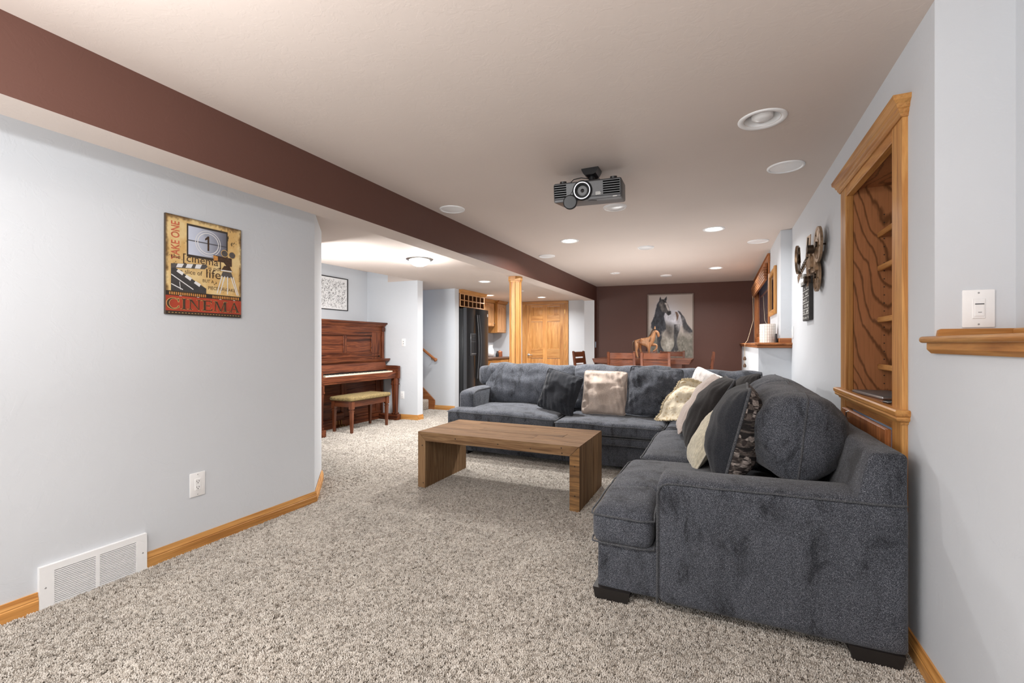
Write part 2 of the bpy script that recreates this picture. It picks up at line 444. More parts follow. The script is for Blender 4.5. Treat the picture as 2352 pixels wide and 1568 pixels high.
def thing(name, label, cat, loc=(0, 0, 0), rot=(0, 0, 0), group=None, kind=None):
    o = bpy.data.objects.new(name, None); COL.objects.link(o); o.location = loc; o.rotation_euler = rot
    o.empty_display_size = .1
    WM[o] = Matrix.Translation(loc) @ __import__('mathutils').Euler(rot).to_matrix().to_4x4()
    return tag(o, label, cat, group, kind)
def struct(name, mb, mats, parent=None, smooth=35):
    o = obj(name, mb, mats, parent, smooth=smooth); o['kind'] = 'structure'; return o
def dup(root, loc, rotz=0, label=None):
    def cp(o, par):
        c = o.copy(); COL.objects.link(c)
        if par is not None: c.parent = par
        for ch in KIDS(o): cp(ch, c)
        return c
    r = cp(root, None); r.location = loc; r.rotation_euler = (0, 0, rotz)
    WM[r] = Matrix.Translation(loc) @ Matrix.Rotation(rotz, 4, 'Z')
    if label: r['label'] = label
    return r
def KIDS(o): return [x for x in bpy.data.objects if x.parent == o]
def nz(p, s=1.0, o=0): return mnoise.noise(Vector((p[0]*s+o, p[1]*s+o*1.7, p[2]*s-o)))

def text_mb(body, size, bold=0.0, shear=0):
    cu = bpy.data.curves.new('t', 'FONT'); cu.body = body; cu.size = size; cu.align_x = 'CENTER'; cu.align_y = 'CENTER'; cu.offset = bold; cu.shear = shear
    cu.resolution_u = 3
    o = bpy.data.objects.new('t', cu); COL.objects.link(o)
    dg = bpy.context.evaluated_depsgraph_get(); me = bpy.data.meshes.new_from_object(o.evaluated_get(dg))
    mb = MB().add([v.co[:] for v in me.vertices], [tuple(p.vertices) for p in me.polygons])
    bpy.data.objects.remove(o); bpy.data.curves.remove(cu); bpy.data.meshes.remove(me)
    return mb
def fit(mb, w=None, h=None, cx=0, cy=0, rot=0):
    """scale a flat 2D mesh to a width/height, centre it, rotate"""
    xs = [p[0] for p in mb.v]; ys = [p[1] for p in mb.v]
    a, b, c, d = min(xs), max(xs), min(ys), max(ys)
    sx = w/(b-a) if w else None; sy = h/(d-c) if h else sx
    sx = sx or sy
    co, si = math.cos(rot), math.sin(rot); out = []
    for p in mb.v:
        x = (p[0]-(a+b)/2)*sx; y = (p[1]-(c+d)/2)*sy
        out.append((cx+x*co-y*si, cy+x*si+y*co, p[2]))
    mb.v = out; return mb
def flat(polys):
    mb = MB()
    for i, p in enumerate(polys): mb.add([(x, y, .00003*i) for x, y in p], [tuple(range(len(p)))])
    return mb
def stand(mb, depth):
    """flat xy art -> picture plane: x right, z up, at y=depth (towards viewer is -y)"""
    mb.v = [(p[0], depth-p[2], p[1]) for p in mb.v]; return mb
def raster(w, h, nx, ny, func, depth):
    """flat printed sheet, colours (sRGB 0..1) from func(U,V), V up"""
    U, V = np.meshgrid(np.linspace(0, 1, nx), np.linspace(0, 1, ny)); c = np.clip(func(U, V), 0, 1)
    c = np.where(c <= .04045, c/12.92, ((c+.055)/1.055)**2.4)
    vs = [(-w/2+w*u, depth, -h/2+h*v) for u, v in zip(U.ravel(), V.ravel())]
    fs = [(j*nx+i, j*nx+i+1, (j+1)*nx+i+1, (j+1)*nx+i) for j in range(ny-1) for i in range(nx-1)]
    me = bpy.data.meshes.new('print'); me.from_pydata(vs, [], fs); me.materials.append(M['print'])
    at = me.color_attributes.new('Col', 'FLOAT_COLOR', 'POINT')
    rgba = np.ones((nx*ny, 4), dtype=np.float32); rgba[:, :3] = c.reshape(-1, 3); at.data.foreach_set('color', rgba.ravel())
    return me
def vnoise(U, V, f, seed=0, oct=3):
    out = 0; a = 1; tot = 0; rs = np.random.RandomState(seed)
    for o in range(oct):
        n = int(f*2**o)+2; g = rs.rand(n+1, n+1); x = U*(n-1); y = V*(n-1)
        i = np.clip(x.astype(int), 0, n-1); j = np.clip(y.astype(int), 0, n-1); fx = x-i; fy = y-j
        fx = fx*fx*(3-2*fx); fy = fy*fy*(3-2*fy)
        out = out+a*((g[j, i]*(1-fx)+g[j, i+1]*fx)*(1-fy)+(g[j+1, i]*(1-fx)+g[j+1, i+1]*fx)*fy); tot += a; a *= .55
    return out/tot
def sdf(U, V, poly, asp=1.0):
    d = np.full(U.shape, 1e9); ins = np.zeros(U.shape, bool); n = len(poly)
    for k in range(n):
        (x0, y0), (x1, y1) = poly[k], poly[(k+1) % n]
        ex, ey = (x1-x0)*asp, y1-y0; px, py = (U-x0)*asp, V-y0
        t = np.clip((px*ex+py*ey)/(ex*ex+ey*ey+1e-12), 0, 1); d = np.minimum(d, (px-t*ex)**2+(py-t*ey)**2)
        c = ((y0 <= V) & (V < y1)) | ((y1 <= V) & (V < y0))
        ins ^= c & (U < x0+(V-y0)*(x1-x0)/(y1-y0+1e-12))
    return np.where(ins, 1, -1)*np.sqrt(d)

# ================================================================== THE SETTING
HC, HL, HB = 2.39, 2.20, 2.09            # main ceiling, lower ceiling, beam underside
BX0, BX1 = -2.535, -2.325                # beam
LWX, RWX = -2.787, .675
YB = 3.4                                 # room continues this far behind the camera
BR = R(6.5)                              # far walls are slightly out of square

fl_ = struct('floor', MB().box(-7.2, 3.0, -YB, 11, -.1, 0), M['carpet'])
def carpet_pile():
    tm = MB(); rn = random.Random(1)
    for k in range(3):                                   # a tuft of three bent strands
        a = 2.1*k; ox, oy = .0022*math.cos(a), .0022*math.sin(a); lx, ly = .004*math.cos(a+.6), .004*math.sin(a+.6)
        rings = []
        for h, r, f in ((0, .0020, 0), (.006, .0030, .35), (.0115, .0026, 1)):
            rings.append([(ox+lx*f+r*math.cos(b), oy+ly*f+r*math.sin(b), h) for b in (0, 2.09, 4.19)])
        tm.add([p for r_ in rings for p in r_]+[(ox+lx*1.4, oy+ly*1.4, .0125)], [(i+3*j, (i+1) % 3+3*j, (i+1) % 3+3*j+3, i+3*j+3) for j in (0, 1) for i in range(3)]+[(6, 7, 9), (7, 8, 9), (8, 6, 9)])
    tuft = bpy.data.objects.new('tuft', mesh_of('tuft', tm, M['yarn'], 180))   # only instanced, never linked to the scene
    mb = MB().add([(LWX, .3, .0005), (RWX, .3, .0005), (RWX, 4.4, .0005), (LWX, 4.4, .0005)], [(0, 1, 2, 3)])
    mb2 = MB().add([(LWX, 2.51, .0005), (LWX, 4.4, .0005), (-.9, 4.4, .0005), (-2.4, 5.3, .0005), (-4.0, 7.3, .0005), (-4.85, 7.0, .0005), (-4.85, 5.96, .0005), (-4.28, 5.9, .0005), (-4.95, 5.74, .0005), (-4.95, 3.9, .0005), (-3.25, 3.0, .0005)], [tuple(range(11))[::-1]])
    for mb_, den in ((mb, 21000), (mb2, 13000)): pile_on(obj('carpet_pile', mb_, M['carpet'], fl_), tuft, den)
def pile_on(o, tuft, den):
    o['kind'] = 'stuff'
    ng = bpy.data.node_groups.new('pile', 'GeometryNodeTree'); ng.interface.new_socket('Geometry', in_out='INPUT', socket_type='NodeSocketGeometry'); ng.interface.new_socket('Geometry', in_out='OUTPUT', socket_type='NodeSocketGeometry')
    N_ = ng.nodes; gi = N_.new('NodeGroupInput'); go = N_.new('NodeGroupOutput'); dp = N_.new('GeometryNodeDistributePointsOnFaces'); ip = N_.new('GeometryNodeInstanceOnPoints')
    oi = N_.new('GeometryNodeObjectInfo'); oi.inputs['Object'].default_value = tuft; oi.inputs['As Instance'].default_value = True
    rr = N_.new('FunctionNodeRandomValue'); rr.data_type = 'FLOAT_VECTOR'; rr.inputs[0].default_value = (-.35, -.35, 0); rr.inputs[1].default_value = (.35, .35, 6.28)
    rs = N_.new('FunctionNodeRandomValue'); rs.data_type = 'FLOAT'; rs.inputs[2].default_value = .65; rs.inputs[3].default_value = 1.1
    dp.inputs['Density'].default_value = den
    L_ = ng.links; L_.new(gi.outputs[0], dp.inputs[0]); L_.new(dp.outputs[0], ip.inputs['Points']); L_.new(oi.outputs['Geometry'], ip.inputs['Instance']); L_.new(rr.outputs[0], ip.inputs['Rotation']); L_.new(rs.outputs[1], ip.inputs['Scale'])
    jn = N_.new('GeometryNodeJoinGeometry'); L_.new(ip.outputs[0], jn.inputs[0]); L_.new(gi.outputs[0], jn.inputs[0]); L_.new(jn.outputs[0], go.inputs[0])
    o.modifiers.new('pile', 'NODES').node_group = ng
carpet_pile()

def holed(x0, x1, y0, y1, z, holes):
    b = bmesh.new()
    def loop(pts):
        vs = [b.verts.new((x, y, z)) for x, y in pts]
        return [b.edges.new((vs[i], vs[(i+1) % len(vs)])) for i in range(len(vs))]
    e = loop([(x0, y0), (x1, y0), (x1, y1), (x0, y1)])
    for (x, y, r) in holes: e += loop([(x+r*math.cos(2*math.pi*i/32), y+r*math.sin(2*math.pi*i/32)) for i in range(32)])
    bmesh.ops.triangle_fill(b, use_beauty=True, use_dissolve=False, edges=e)
    return MB().bm(b)
CANS = [(-1.58, 5.05, 1, .078), (-.06, 5.15, 1, .078), (-.06, 7.79, 1, .078), (-1.6, 7.66, 0, .060), (.203, 2.743, 0, .086)]
HIDDEN_CANS = [(-1.58, -.3, 1, .078), (-.06, -.3, 1, .078), (-1.58, -2.6, 1, .078)]  # unseen downlights added behind the camera for fill, continuing the ceiling grid
struct('ceiling', holed(-7.2, 3.0, -YB, 11, HC, [(x, y, r) for x, y, _, r in CANS+HIDDEN_CANS]), M['ceil'])
LC = [(-3.425, 6.441, 1, .075), (-4.30, 8.30, 1, .075), (-3.468, 9.103, 1, .075), (-3.392, 7.868, 0, .03)]
poly = [(BX0, -YB), (BX0, 11), (-7.2, 11), (-7.2, 5.85), (-4.36, 5.85), (-4.47, 4.1), (-4.6, 2.6), (-4.6, -YB)]
def holed_poly(poly, z, holes):
    b = bmesh.new()
    def loop(pts):
        vs = [b.verts.new((x, y, z)) for x, y in pts]
        return [b.edges.new((vs[i], vs[(i+1) % len(vs)])) for i in range(len(vs))]
    e = loop(poly)
    for (x, y, r) in holes: e += loop([(x+r*math.cos(2*math.pi*i/32), y+r*math.sin(2*math.pi*i/32)) for i in range(32)])
    bmesh.ops.triangle_fill(b, use_beauty=True, use_dissolve=False, edges=e)
    return MB().bm(b)
lc = holed_poly(poly, HL, [(x, y, r) for x, y, _, r in LC])
edge = poly[3:8]
for i in range(4): lc.add([(*edge[i], HL), (*edge[i+1], HL), (*edge[i+1], HC), (*edge[i], HC)], [(0, 1, 2, 3)])
struct('ceiling_lower', lc, M['ceil'])
bm_ = MB(); bm_.add([(BX1, -YB, HB), (BX1, 9.5, HB), (BX1, 9.5, HC), (BX1, -YB, HC)], [(0, 1, 2, 3)])
bm_.cur = 1; bm_.add([(BX1, -YB, HB), (BX1, 9.5, HB), (BX0, 9.5, HB), (BX0, -YB, HB)], [(0, 1, 2, 3)]); bm_.add([(BX0, -YB, HB), (BX0, 9.5, HB), (BX0, 9.5, HC), (BX0, -YB, HC)], [(0, 1, 2, 3)])
struct('trim_beam', bm_, [M['brown'], M['ceil']])

def wall(name, p0, p1, z0, z1, th, mat='wall'):
    """box wall from p0 to p1, thickness th to the left of the direction"""
    a = Vector((*p0, 0)); b = Vector((*p1, 0)); d = (b-a).normalized(); nrm = Vector((-d.y, d.x, 0))*th
    return struct(name, MB().prism([tuple(a.xy), tuple(b.xy), tuple((b+nrm).xy), tuple((a+nrm).xy)], 'z', z0, z1), M[mat])
wall('wall_left', (LWX, -YB), (LWX, 2.505), 0, HL, .10)
wall('wall_left_corner', (LWX, 2.505), (-3.235, 2.985), 0, HL, .10)
wall('wall_alcove_side', (-3.235, 2.985), (-5.4, 2.985), 0, HC, .10)
wall('wall_alcove', (-5.3, 2.985), (-5.3, 5.86), 0, HC, .12)
# stub wall by the stairs
sd = Vector((math.cos(R(1.5)), math.sin(R(1.5))))
s1 = Vector((-4.31, 5.865)); s0 = s1-sd*1.15
struct('wall_stub', MB().prism([tuple(s0), tuple(s1), (s1.x+.01, s1.y+.125), (s0.x, s0.y+.125)], 'z', 0, HC), M['wall'])
wall('wall_stairs', (-7.2, 6.98), (-4.33, 7.0), 0, HL, .14)
wall('wall_kitchen', (-5.0, 7.1), (-5.0, 10.6), 0, HL, .12)
# far wall of the left side (door wall), slightly turned
dx, dy = math.cos(BR), math.sin(BR)
DW0 = (-3.65, 9.98)                      # point on it
def dw(t, off=0): return (DW0[0]+t*dx-off*dy, DW0[1]+t*dy+off*dx)
wall('wall_door', dw(-1.6), dw(1.6), 0, HL, .12)
BW0 = (-2.312, 9.302)
def bw(t, off=0): return (BW0[0]+t*dx-off*dy, BW0[1]+t*dy+off*dx)
wall('wall_back', bw(-.2), bw(3.6), 0, HC, .15, 'brown')
sb = MB(); sb.add([(BX1, 9.11, 0), (BX1, 9.45, 0), (BX1, 9.45, HB), (BX1, 9.11, HB)], [(0, 1, 2, 3)])
sb.cur = 1; sb.add([(BX0, 9.11, 0), (BX1, 9.11, 0), (BX1, 9.11, HB), (BX0, 9.11, HB)], [(0, 1, 2, 3)]); sb.add([(BX0, 9.11, 0), (BX0, 9.45, 0), (BX0, 9.45, HB), (BX0, 9.11, HB)], [(0, 1, 2, 3)])
struct('wall_stub_back', sb, [M['brown'], M['wall']])
# right wall with the bookcase opening and the niche near the camera
BKY0, BKY1, BKZ = 2.29, 3.295, 2.12
rw = MB().box(RWX, RWX+.12, 2.04, BKY0, 0, HC).box(RWX, RWX+.12, BKY1, 5.5, 0, HC).box(RWX, RWX+.12, BKY0, BKY1, BKZ, HC)
rw.box(RWX, RWX+.30, -YB, 2.04, 0, 1.175); rw.box(RWX+.12, RWX+.2, 2.04, 2.2, 0, 1.175)
struct('wall_right', rw, M['wall'])
struct('wall_niche_end', MB().box(RWX+.12, 1.3, 2.04, 2.16, 1.175, HC), M['wall'])
struct('wall_niche', MB().box(.88, 1.0, -YB, 2.04, 1.175, HC), M['wall'])
# far right: thick low wall with the ledge, upper wall with the window
WX = .576; WY0, WY1, WZ0, WZ1 = 6.68, 9.12, 1.30, 2.24
struct('wall_right_low', MB().box(.371, .98, 5.5, 10.2, 0, 1.16), M['wall'])
uw = MB().box(WX, WX+.3, 5.5, WY0, 1.16, HC).box(WX, WX+.3, WY1, 10.2, 1.16, HC).box(WX, WX+.3, WY0, WY1, 1.16, WZ0).box(WX, WX+.3, WY0, WY1, WZ1, HC)
struct('wall_right_far', uw, M['wall'])
struct('wall_front', MB().box(-7.2, 3, -YB-.1, -YB, 0, HC), M['wall'])

# ---- baseboards: profiled oak
def basebd(name, p0, p1, h=.088, th=.016, mat=None, side=1):
    a = Vector((*p0, 0)); b = Vector((*p1, 0)); d = (b-a).normalized(); n = Vector((d.y, -d.x, 0))*side
    prof = [(0, 0), (th, 0), (th, h*.60), (th*.82, h*.64), (th*.9, h*.70), (th*.55, h*.86), (th*.45, h), (0, h)]
    v = [a+n*q+Vector((0, 0, z)) for q, z in prof]+[b+n*q+Vector((0, 0, z)) for q, z in prof]; m = len(prof)
    f = [(i, (i+1) % m, m+(i+1) % m, m+i) for i in range(m)]+[tuple(range(m))[::-1], tuple(range(m, 2*m))]
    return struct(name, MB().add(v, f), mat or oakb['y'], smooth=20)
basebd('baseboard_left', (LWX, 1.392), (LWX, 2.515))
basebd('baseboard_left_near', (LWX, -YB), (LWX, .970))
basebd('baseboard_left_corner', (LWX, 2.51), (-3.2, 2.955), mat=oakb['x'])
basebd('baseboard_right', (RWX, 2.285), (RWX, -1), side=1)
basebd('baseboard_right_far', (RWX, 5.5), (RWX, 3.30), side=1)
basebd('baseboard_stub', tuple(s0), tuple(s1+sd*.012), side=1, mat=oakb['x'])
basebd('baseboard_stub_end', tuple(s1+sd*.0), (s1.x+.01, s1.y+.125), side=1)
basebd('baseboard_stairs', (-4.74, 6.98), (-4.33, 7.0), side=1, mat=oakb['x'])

# ---- door_1: six-panel oak door with casing
d1 = thing('door_1', None, None, (*dw(0), 0), (0, 0, BR), kind='structure')
x0, x1 = -.535, .405
cs = lambda name, mb, mt: obj(name, mb, mt, d1, local=True)
cs('casing', MB().box(x0-.085, x0, -.022, 0, 0, HL-.001, .006), oak['z']); cs('casing', MB().box(x1, x1+.085, -.022, 0, 0, HL-.001, .006), oak['z'])
cs('casing', MB().box(x0-.085, x1+.085, -.026, 0, 2.13, HL-.002, .006), oak['x'])
cs('jamb', MB().box(x0, x0+.018, -.014, .0, 0, 2.13), oak['z'])
sl = cs('door_slab', MB(), oak['z']) if False else None
st = .115; mw = .10; wm = (x0+x1)/2
fr = MB()
zr = [(.0, .22), (.866, 1.085), (1.72, 1.868), (2.07, 2.125)]
for a, b in ((x0+.02, x0+.02+st), (wm-mw/2, wm+mw/2), (x1-st, x1)): cs('stile', MB().box(a, b, -.012, 0, .005, 2.125, .003), oak['z'])
for z0, z1 in zr:
    cs('rail', MB().box(x0+.02+st, wm-mw/2, -.0118, 0, z0+.005, z1, .003), oak['x']); cs('rail', MB().box(wm+mw/2, x1-st, -.0118, 0, z0+.005, z1, .003), oak['x'])
for a, b in ((x0+.02+st, wm-mw/2), (wm+mw/2, x1-st)):
    for z0, z1 in ((.22, .866), (1.085, 1.72), (1.868, 2.07)):
        p = MB().box(a, b, -.003, 0, z0, z1)
        q = [(a+.012, z0+.012), (b-.012, z0+.012), (b-.012, z1-.012), (a+.012, z1-.012)]; e = .03
        q2 = [(a+.012+e, z0+.012+e), (b-.012-e, z0+.012+e), (b-.012-e, z1-.012-e), (a+.012+e, z1-.012-e)]
        p.add([(x, -.0032, z) for x, z in q]+[(x, -.010, z) for x, z in q2], [(0, 1, 5, 4), (1, 2, 6, 5), (2, 3, 7, 6), (3, 0, 4, 7), (4, 5, 6, 7)])
        cs('panel', p, oak['z'])
hd = MB().lathe([(0, -.02), (.03, -.018), (.03, -.012), (.012, -.012)], (x0+.075, 0, .95), 20, 'y')
hd.cyl((x0+.075, -.06, .95), (x0+.075, -.012, .95), .011); hd.cyl((x0+.070, -.055, .95), (x0+.18, -.058, .945), .011, .008)
cs('door_handle', hd, M['steel'])
for z in (.3, 1.15, 1.95): cs('hinge', MB().box(x1-.004, x1+.012, -.026, -.012, z-.05, z+.05), M['brass'])

# ---- window_1: oak-cased window with sash and glass
w1 = thing('window_1', None, None, (WX, (WY0+WY1)/2, 1.217), kind='structure')
wn = lambda name, mb, mt, p=None: obj(name, mb, mt, p or w1)
cw = .085
wn('casing', MB().box(WX-.02, WX, WY0-cw, WY0, 1.217, WZ1+cw, .006), oakd['z']); wn('casing', MB().box(WX-.02, WX, WY1, WY1+cw, 1.217, WZ1+cw, .006), oakd['z'])
wn('casing', MB().box(WX-.024, WX, WY0-cw-.02, WY1+cw+.02, WZ1, WZ1+.09, .006), oakd['y'])
wn('casing', MB().box(WX-.034, WX, WY0-cw-.03, WY1+cw+.03, WZ1+.088, WZ1+.108, .006), oakd['y'])
wn('apron', MB().box(WX-.018, WX, WY0-cw, WY1+cw, 1.217, WZ0, .005), oakd['y'])
JD = .07
wn('jamb', MB().box(WX, WX+JD, WY0, WY0+.02, WZ0, WZ1), oakd['z']); wn('jamb', MB().box(WX, WX+JD, WY1-.02, WY1, WZ0, WZ1), oakd['z'])
wn('jamb', MB().box(WX, WX+JD, WY0, WY1, WZ1-.02, WZ1), oakd['y']); wn('sill', MB().box(WX-.02, WX+JD, WY0, WY1, WZ0-.02, WZ0+.012, .005), oakd['y'])
a, b = WY0+.02, WY1-.02
sa = wn('sash', MB().box(WX+.008, WX+.036, a, a+.06, WZ0+.012, WZ1-.02, .004).box(WX+.008, WX+.036, b-.06, b, WZ0+.012, WZ1-.02, .004).box(WX+.009, WX+.035, a+.06, b-.06, WZ0+.014, WZ0+.075).box(WX+.009, WX+.035, a+.06, b-.06, WZ1-.08, WZ1-.022), oakd['z'])
wn('glass', MB().box(WX+.018, WX+.022, a+.05, b-.05, WZ0+.06, WZ1-.07), M['glass'], sa)
wn('outer_frame', MB().box(WX+.045, WX+.066, a, a+.12, WZ0, WZ1-.02).box(WX+.045, WX+.066, b-.08, b, WZ0, WZ1-.02), M['vinyl'], sa)
# the light well outside the window
struct('trim_window_well', MB().box(WX+1.2, WX+1.25, 5.6, 10.2, .9, 1.95), M['wall'])

# ---- ledges (oak caps)
t1 = thing('trim_1', None, None, (.7, 1.0, 1.17), kind='structure')
tr = lambda n, mb, mt: obj(n, mb, mt, t1)
tr('shelf', MB().box(.634, .88, -1.2, 2.052, 1.204, 1.226, .009, 3), oak['y'])
tr('apron', MB().prism([(.652, 1.182), (.652, 1.204), (RWX+.03, 1.204), (RWX+.03, 1.168), (.664, 1.168)], 'y', -1.2, 2.035), oak['y'])
tr('backstrip', MB().prism([(RWX+.003, 1.226), (.90, 1.226), (.90, 1.252), (RWX+.014, 1.252), (RWX+.006, 1.247)], 'y', 2.026, 2.04), oak['x'])
tr('backstrip', MB().box(.866, .88, -1.2, 2.026, 1.226, 1.252, .004), oak['y'])
t2 = thing('trim_2', None, None, (.5, 7, 1.16), kind='structure')
tr = lambda n, mb, mt: obj(n, mb, mt, t2)
tr('shelf', MB().box(.335, .70, 5.44, 9.62, 1.190, 1.215, .008, 2), oakd['y'])
tr('apron', MB().box(.352, .70, 5.462, 9.61, 1.160, 1.190, .006), oakd['x'])
tr('backstrip', MB().box(WX-.015, RWX, 5.485, 5.5, 1.215, 1.262, .004), oakd['x'])
tr('backstrip', MB().box(WX-.015, WX, 5.5, 6.55, 1.215, 1.262, .004), oakd['y'])

# ---- stairs with carpet treads and an oak skirt
stt = thing('trim_stairs', None, None, (-5.2, 6.5, 0), kind='structure')
for k in range(6):
    xr = -4.86-.26*k; z = .19*(k+1)
    obj('step', MB().soft(xr-.30, xr, 5.96, 6.965, 0, z, .025, .25), M['carpet'], stt)
obj('skirt_board', MB().prism([(-4.74, 0), (-4.74, .175), (-5.0, .40), (-6.4, 1.43), (-6.4, 1.0), (-5.6, 0)], 'y', 6.962, 6.985), oakd['x'], stt)

# ================================================================== CEILING FIXTURES
def can_light(x, y, lit, r, label, group, z=HC, watts=CAN_W, bulb=False):
    t = thing('recessed_light', label, 'light', (x, y, z), group=group)
    obj('trim_ring', MB().lathe([(r*1.0, .004), (r*1.06, -.004), (r*1.3, -.007), (r*1.36, -.003), (r*1.37, .0)], (x, y, z), 40), M['whitem'], t, smooth=60)
    obj('baffle', MB().lathe([(r, 0), (r*.92, .03), (r*.80, .075), (r*.1, .08), (0, .08)], (x, y, z), 32), M['whitem'], t, smooth=60)
    if lit:
        obj('lens', MB().lathe([(0, .002), (r*.5, .003), (r*.86, .012), (r*.9, .02)], (x, y, z), 32), M['lit'], t, smooth=60)
        light('downlight_lamp', (x, y, z-.012), watts, r*1.8, WARM, spread=158)
    else:
        obj('bulb', MB().lathe([(0, -.012), (r*.3, -.009), (r*.58, .004), (r*.62, .03), (r*.4, .075)], (x, y, z), 32), M['lens_off'], t, smooth=60)
    return t
labs = ['lit recessed downlight in main ceiling, left one beyond the projector', 'lit recessed downlight in main ceiling, nearest the right wall and largest', 'lit recessed downlight in main ceiling, farthest back near window', 'small unlit recessed light in the ceiling close to the beam at far end', 'unlit recessed can light with a visible bulb, above the bookcase']
for (x, y, l, r), lb, w_ in zip(CANS, labs, (58, 15, 46, 0, 0)): can_light(x, y, l, r, lb, 'recessed lights in the main ceiling', watts=w_)
for (x, y, l, r), w_ in zip(HIDDEN_CANS, ('left of two', 'right of two', 'farthest')): can_light(x, y, l, r, 'added recessed fill light behind the photographer, '+w_, 'added fill lights behind the photographer', watts=18)
labs = ['lit recessed downlight in the lower ceiling, left of the wooden post', 'lit recessed downlight above the kitchen, beside the wine rack', 'lit recessed downlight above the panelled oak door', 'tiny recessed spot in lower ceiling just right of the wooden post']
for (x, y, l, r), lb, w_ in zip(LC, labs, (30, 26, 30, 0)): can_light(x, y, l, r, lb, 'recessed lights in the lower ceiling', HL, w_)
def speaker(x, y, label):
    t = thing('ceiling_speaker', label, 'speaker', (x, y, HC), group='round speakers in the ceiling'); r = .112
    obj('rim', MB().lathe([(r*.84, -.004), (r*.88, -.009), (r*.97, -.008), (r, -.003), (r, .001)], (x, y, HC), 40), M['whitem'], t, smooth=60)
    obj('grille', MB().lathe([(0, -.008), (r*.5, -.007), (r*.84, -.004)], (x, y, HC), 40), M['whitem'], t, smooth=60)
speaker(-2.149, 3.43, 'round white ceiling speaker beside the brown beam, nearest the camera')
speaker(.40, 3.54, 'large looking round white ceiling speaker near the right wall, below the can light')
speaker(-2.13, 5.79, 'round white ceiling speaker beside the brown beam, farther back')
speaker(.40, 5.97, 'round white ceiling speaker at the right wall corner, farther back')
def dome(x, y, label, r=.098):
    t = thing('ceiling_dome_light', label, 'light', (x, y, HC), group='unlit frosted domes along the ceiling')
    obj('rim', MB().lathe([(r*.86, -.012), (r*.92, -.014), (r, -.006), (r*1.02, .001)], (x, y, HC), 40), M['whitem'], t, smooth=60)
    obj('frosted_lens', MB().lathe([(0, -.026), (r*.4, -.024), (r*.7, -.018), (r*.87, -.011)], (x, y, HC), 40), M['lens_off'], t, smooth=60)
dome(-.83, 3.96, 'unlit frosted round ceiling light just under the projector')
dome(-.83, 5.77, 'unlit frosted round ceiling light midway down the room')
dome(-.849, 8.28, 'unlit frosted round ceiling light above the dining table')
x, y = -3.22, 4.42
t = thing('flush_ceiling_light', 'lit flush mount dome light on the lower ceiling near the piano', 'light', (x, y, HL))
obj('pan', MB().lathe([(0, -.012), (.15, -.012), (.158, -.004), (.155, .001)], (x, y, HL), 40), M['steel'], t, smooth=50)
obj('globe', MB().lathe([(0, -.085), (.05, -.080), (.09, -.062), (.115, -.035), (.12, -.012)], (x, y, HL), 40), M['lit'], t, smooth=80)
light('dome_lamp', (x, y, HL-.095), 46, .2, WARM); bulb('dome_glow', (x, y, HL-.13), 17, .03, WARM)

# ================================================================== PROJECTOR
px, py = -.80, 3.05
t = thing('projector', 'dark grey home projector hanging from the ceiling with dangling lens cap', 'projector', (px, py, HC))
M0 = Matrix.Translation((px-.01, py+.015, 2.235)) @ Matrix.Rotation(R(6.5), 4, 'Z') @ Matrix.Rotation(R(11), 4, 'X')
pj = lambda n, mb, mt, par=t, sm=35: obj(n, mb.xform(M0), mt, par, smooth=sm)
hw, hh, hd_ = .222, .062, .165
case = pj('case', MB().box(-hw, hw, -hd_, hd_, -hh, hh, .012, 2), M['dgrey'])
pj('front_panel', MB().box(-hw+.006, hw-.006, -hd_-.004, -hd_+.01, -hh+.022, hh-.006, .004), M['mgrey'])
pj('lower_lip', MB().box(-hw+.004, hw-.004, -hd_-.002, -hd_+.02, -hh+.001, -hh+.02, .004), M['mgrey'])
for k in range(6):
    z = hh-.017-.0145*k
    pj('vent_slot', MB().box(-hw+.008, -hw+.088, -hd_-.0055, -hd_-.003, z-.0048, z+.0038), M['void'])
    pj('vent_slot', MB().box(.105, hw-.012, -hd_-.0055, -hd_-.003, z-.0048, z+.0038), M['void'])
lx, lz = -.028, .0
ln = pj('lens', MB().lathe([(.0, .01), (.024, .008), (.030, -.004), (.034, -.004), (.036, -.012), (.042, -.010), (.045, -.02), (.049, -.02)], (lx, -hd_, lz), 40, 'y'), M['black'], sm=30)
pj('lens_ring', MB().lathe([(.046, -.012), (.048, -.024), (.054, -.024), (.056, -.006), (.056, .01)], (lx, -hd_, lz), 40, 'y'), M['chrome'], ln)
pj('lens_barrel', MB().lathe([(.056, -.008), (.064, -.012), (.066, .01)], (lx, -hd_, lz), 40, 'y'), M['black'], ln)
pj('lens_glass', MB().lathe([(0, -.006), (.012, -.004), (.024, .004)], (lx, -hd_, lz), 32, 'y'), M['lensglass'], ln, 80)
cap = MB().lathe([(0, -.03), (.04, -.03), (.046, -.026), (.047, -.012), (.0, -.012)], (lx-.078, -hd_-.01, lz-.068), 40, 'y')
pj('lens_cap', cap, M['black'], sm=15)
pj('cap_cord', MB().tube([(lx-.078, -hd_-.035, lz-.03), (lx-.07, -hd_-.03, lz-.01), (lx-.055, -hd_-.01, lz+.01)], .0015, 6), M['black'])
lb = MB().box(.054, .095, -hd_-.0045, -hd_-.003, -.036, -.014); pj('label_strip', lb, M['dgrey'], sm=0)
lb = MB()
for k in range(4): lb.box(.056, .093-.006*(k % 2), -hd_-.0049, -hd_-.0044, -.0340+.0052*k, -.0308+.0052*k)
q = pj('label_print', lb, M['chalk'], sm=0); q['kind'] = 'stuff'
pj('badge', MB().box(.166, .192, -hd_-.0035, -hd_-.001, -hh+.008, -hh+.0125), M['chalk'])
pj('sensor_window', MB().lathe([(0, -.004), (.028, -.003), (.03, .002)], (.03, -.12, -hh), 24, 'z'), M['black'])
for sx in (-.16, .17): pj('foot', MB().cyl((sx, -.13, hh-.002), (sx, -.13, hh+.012), .022, n=16), M['black'])
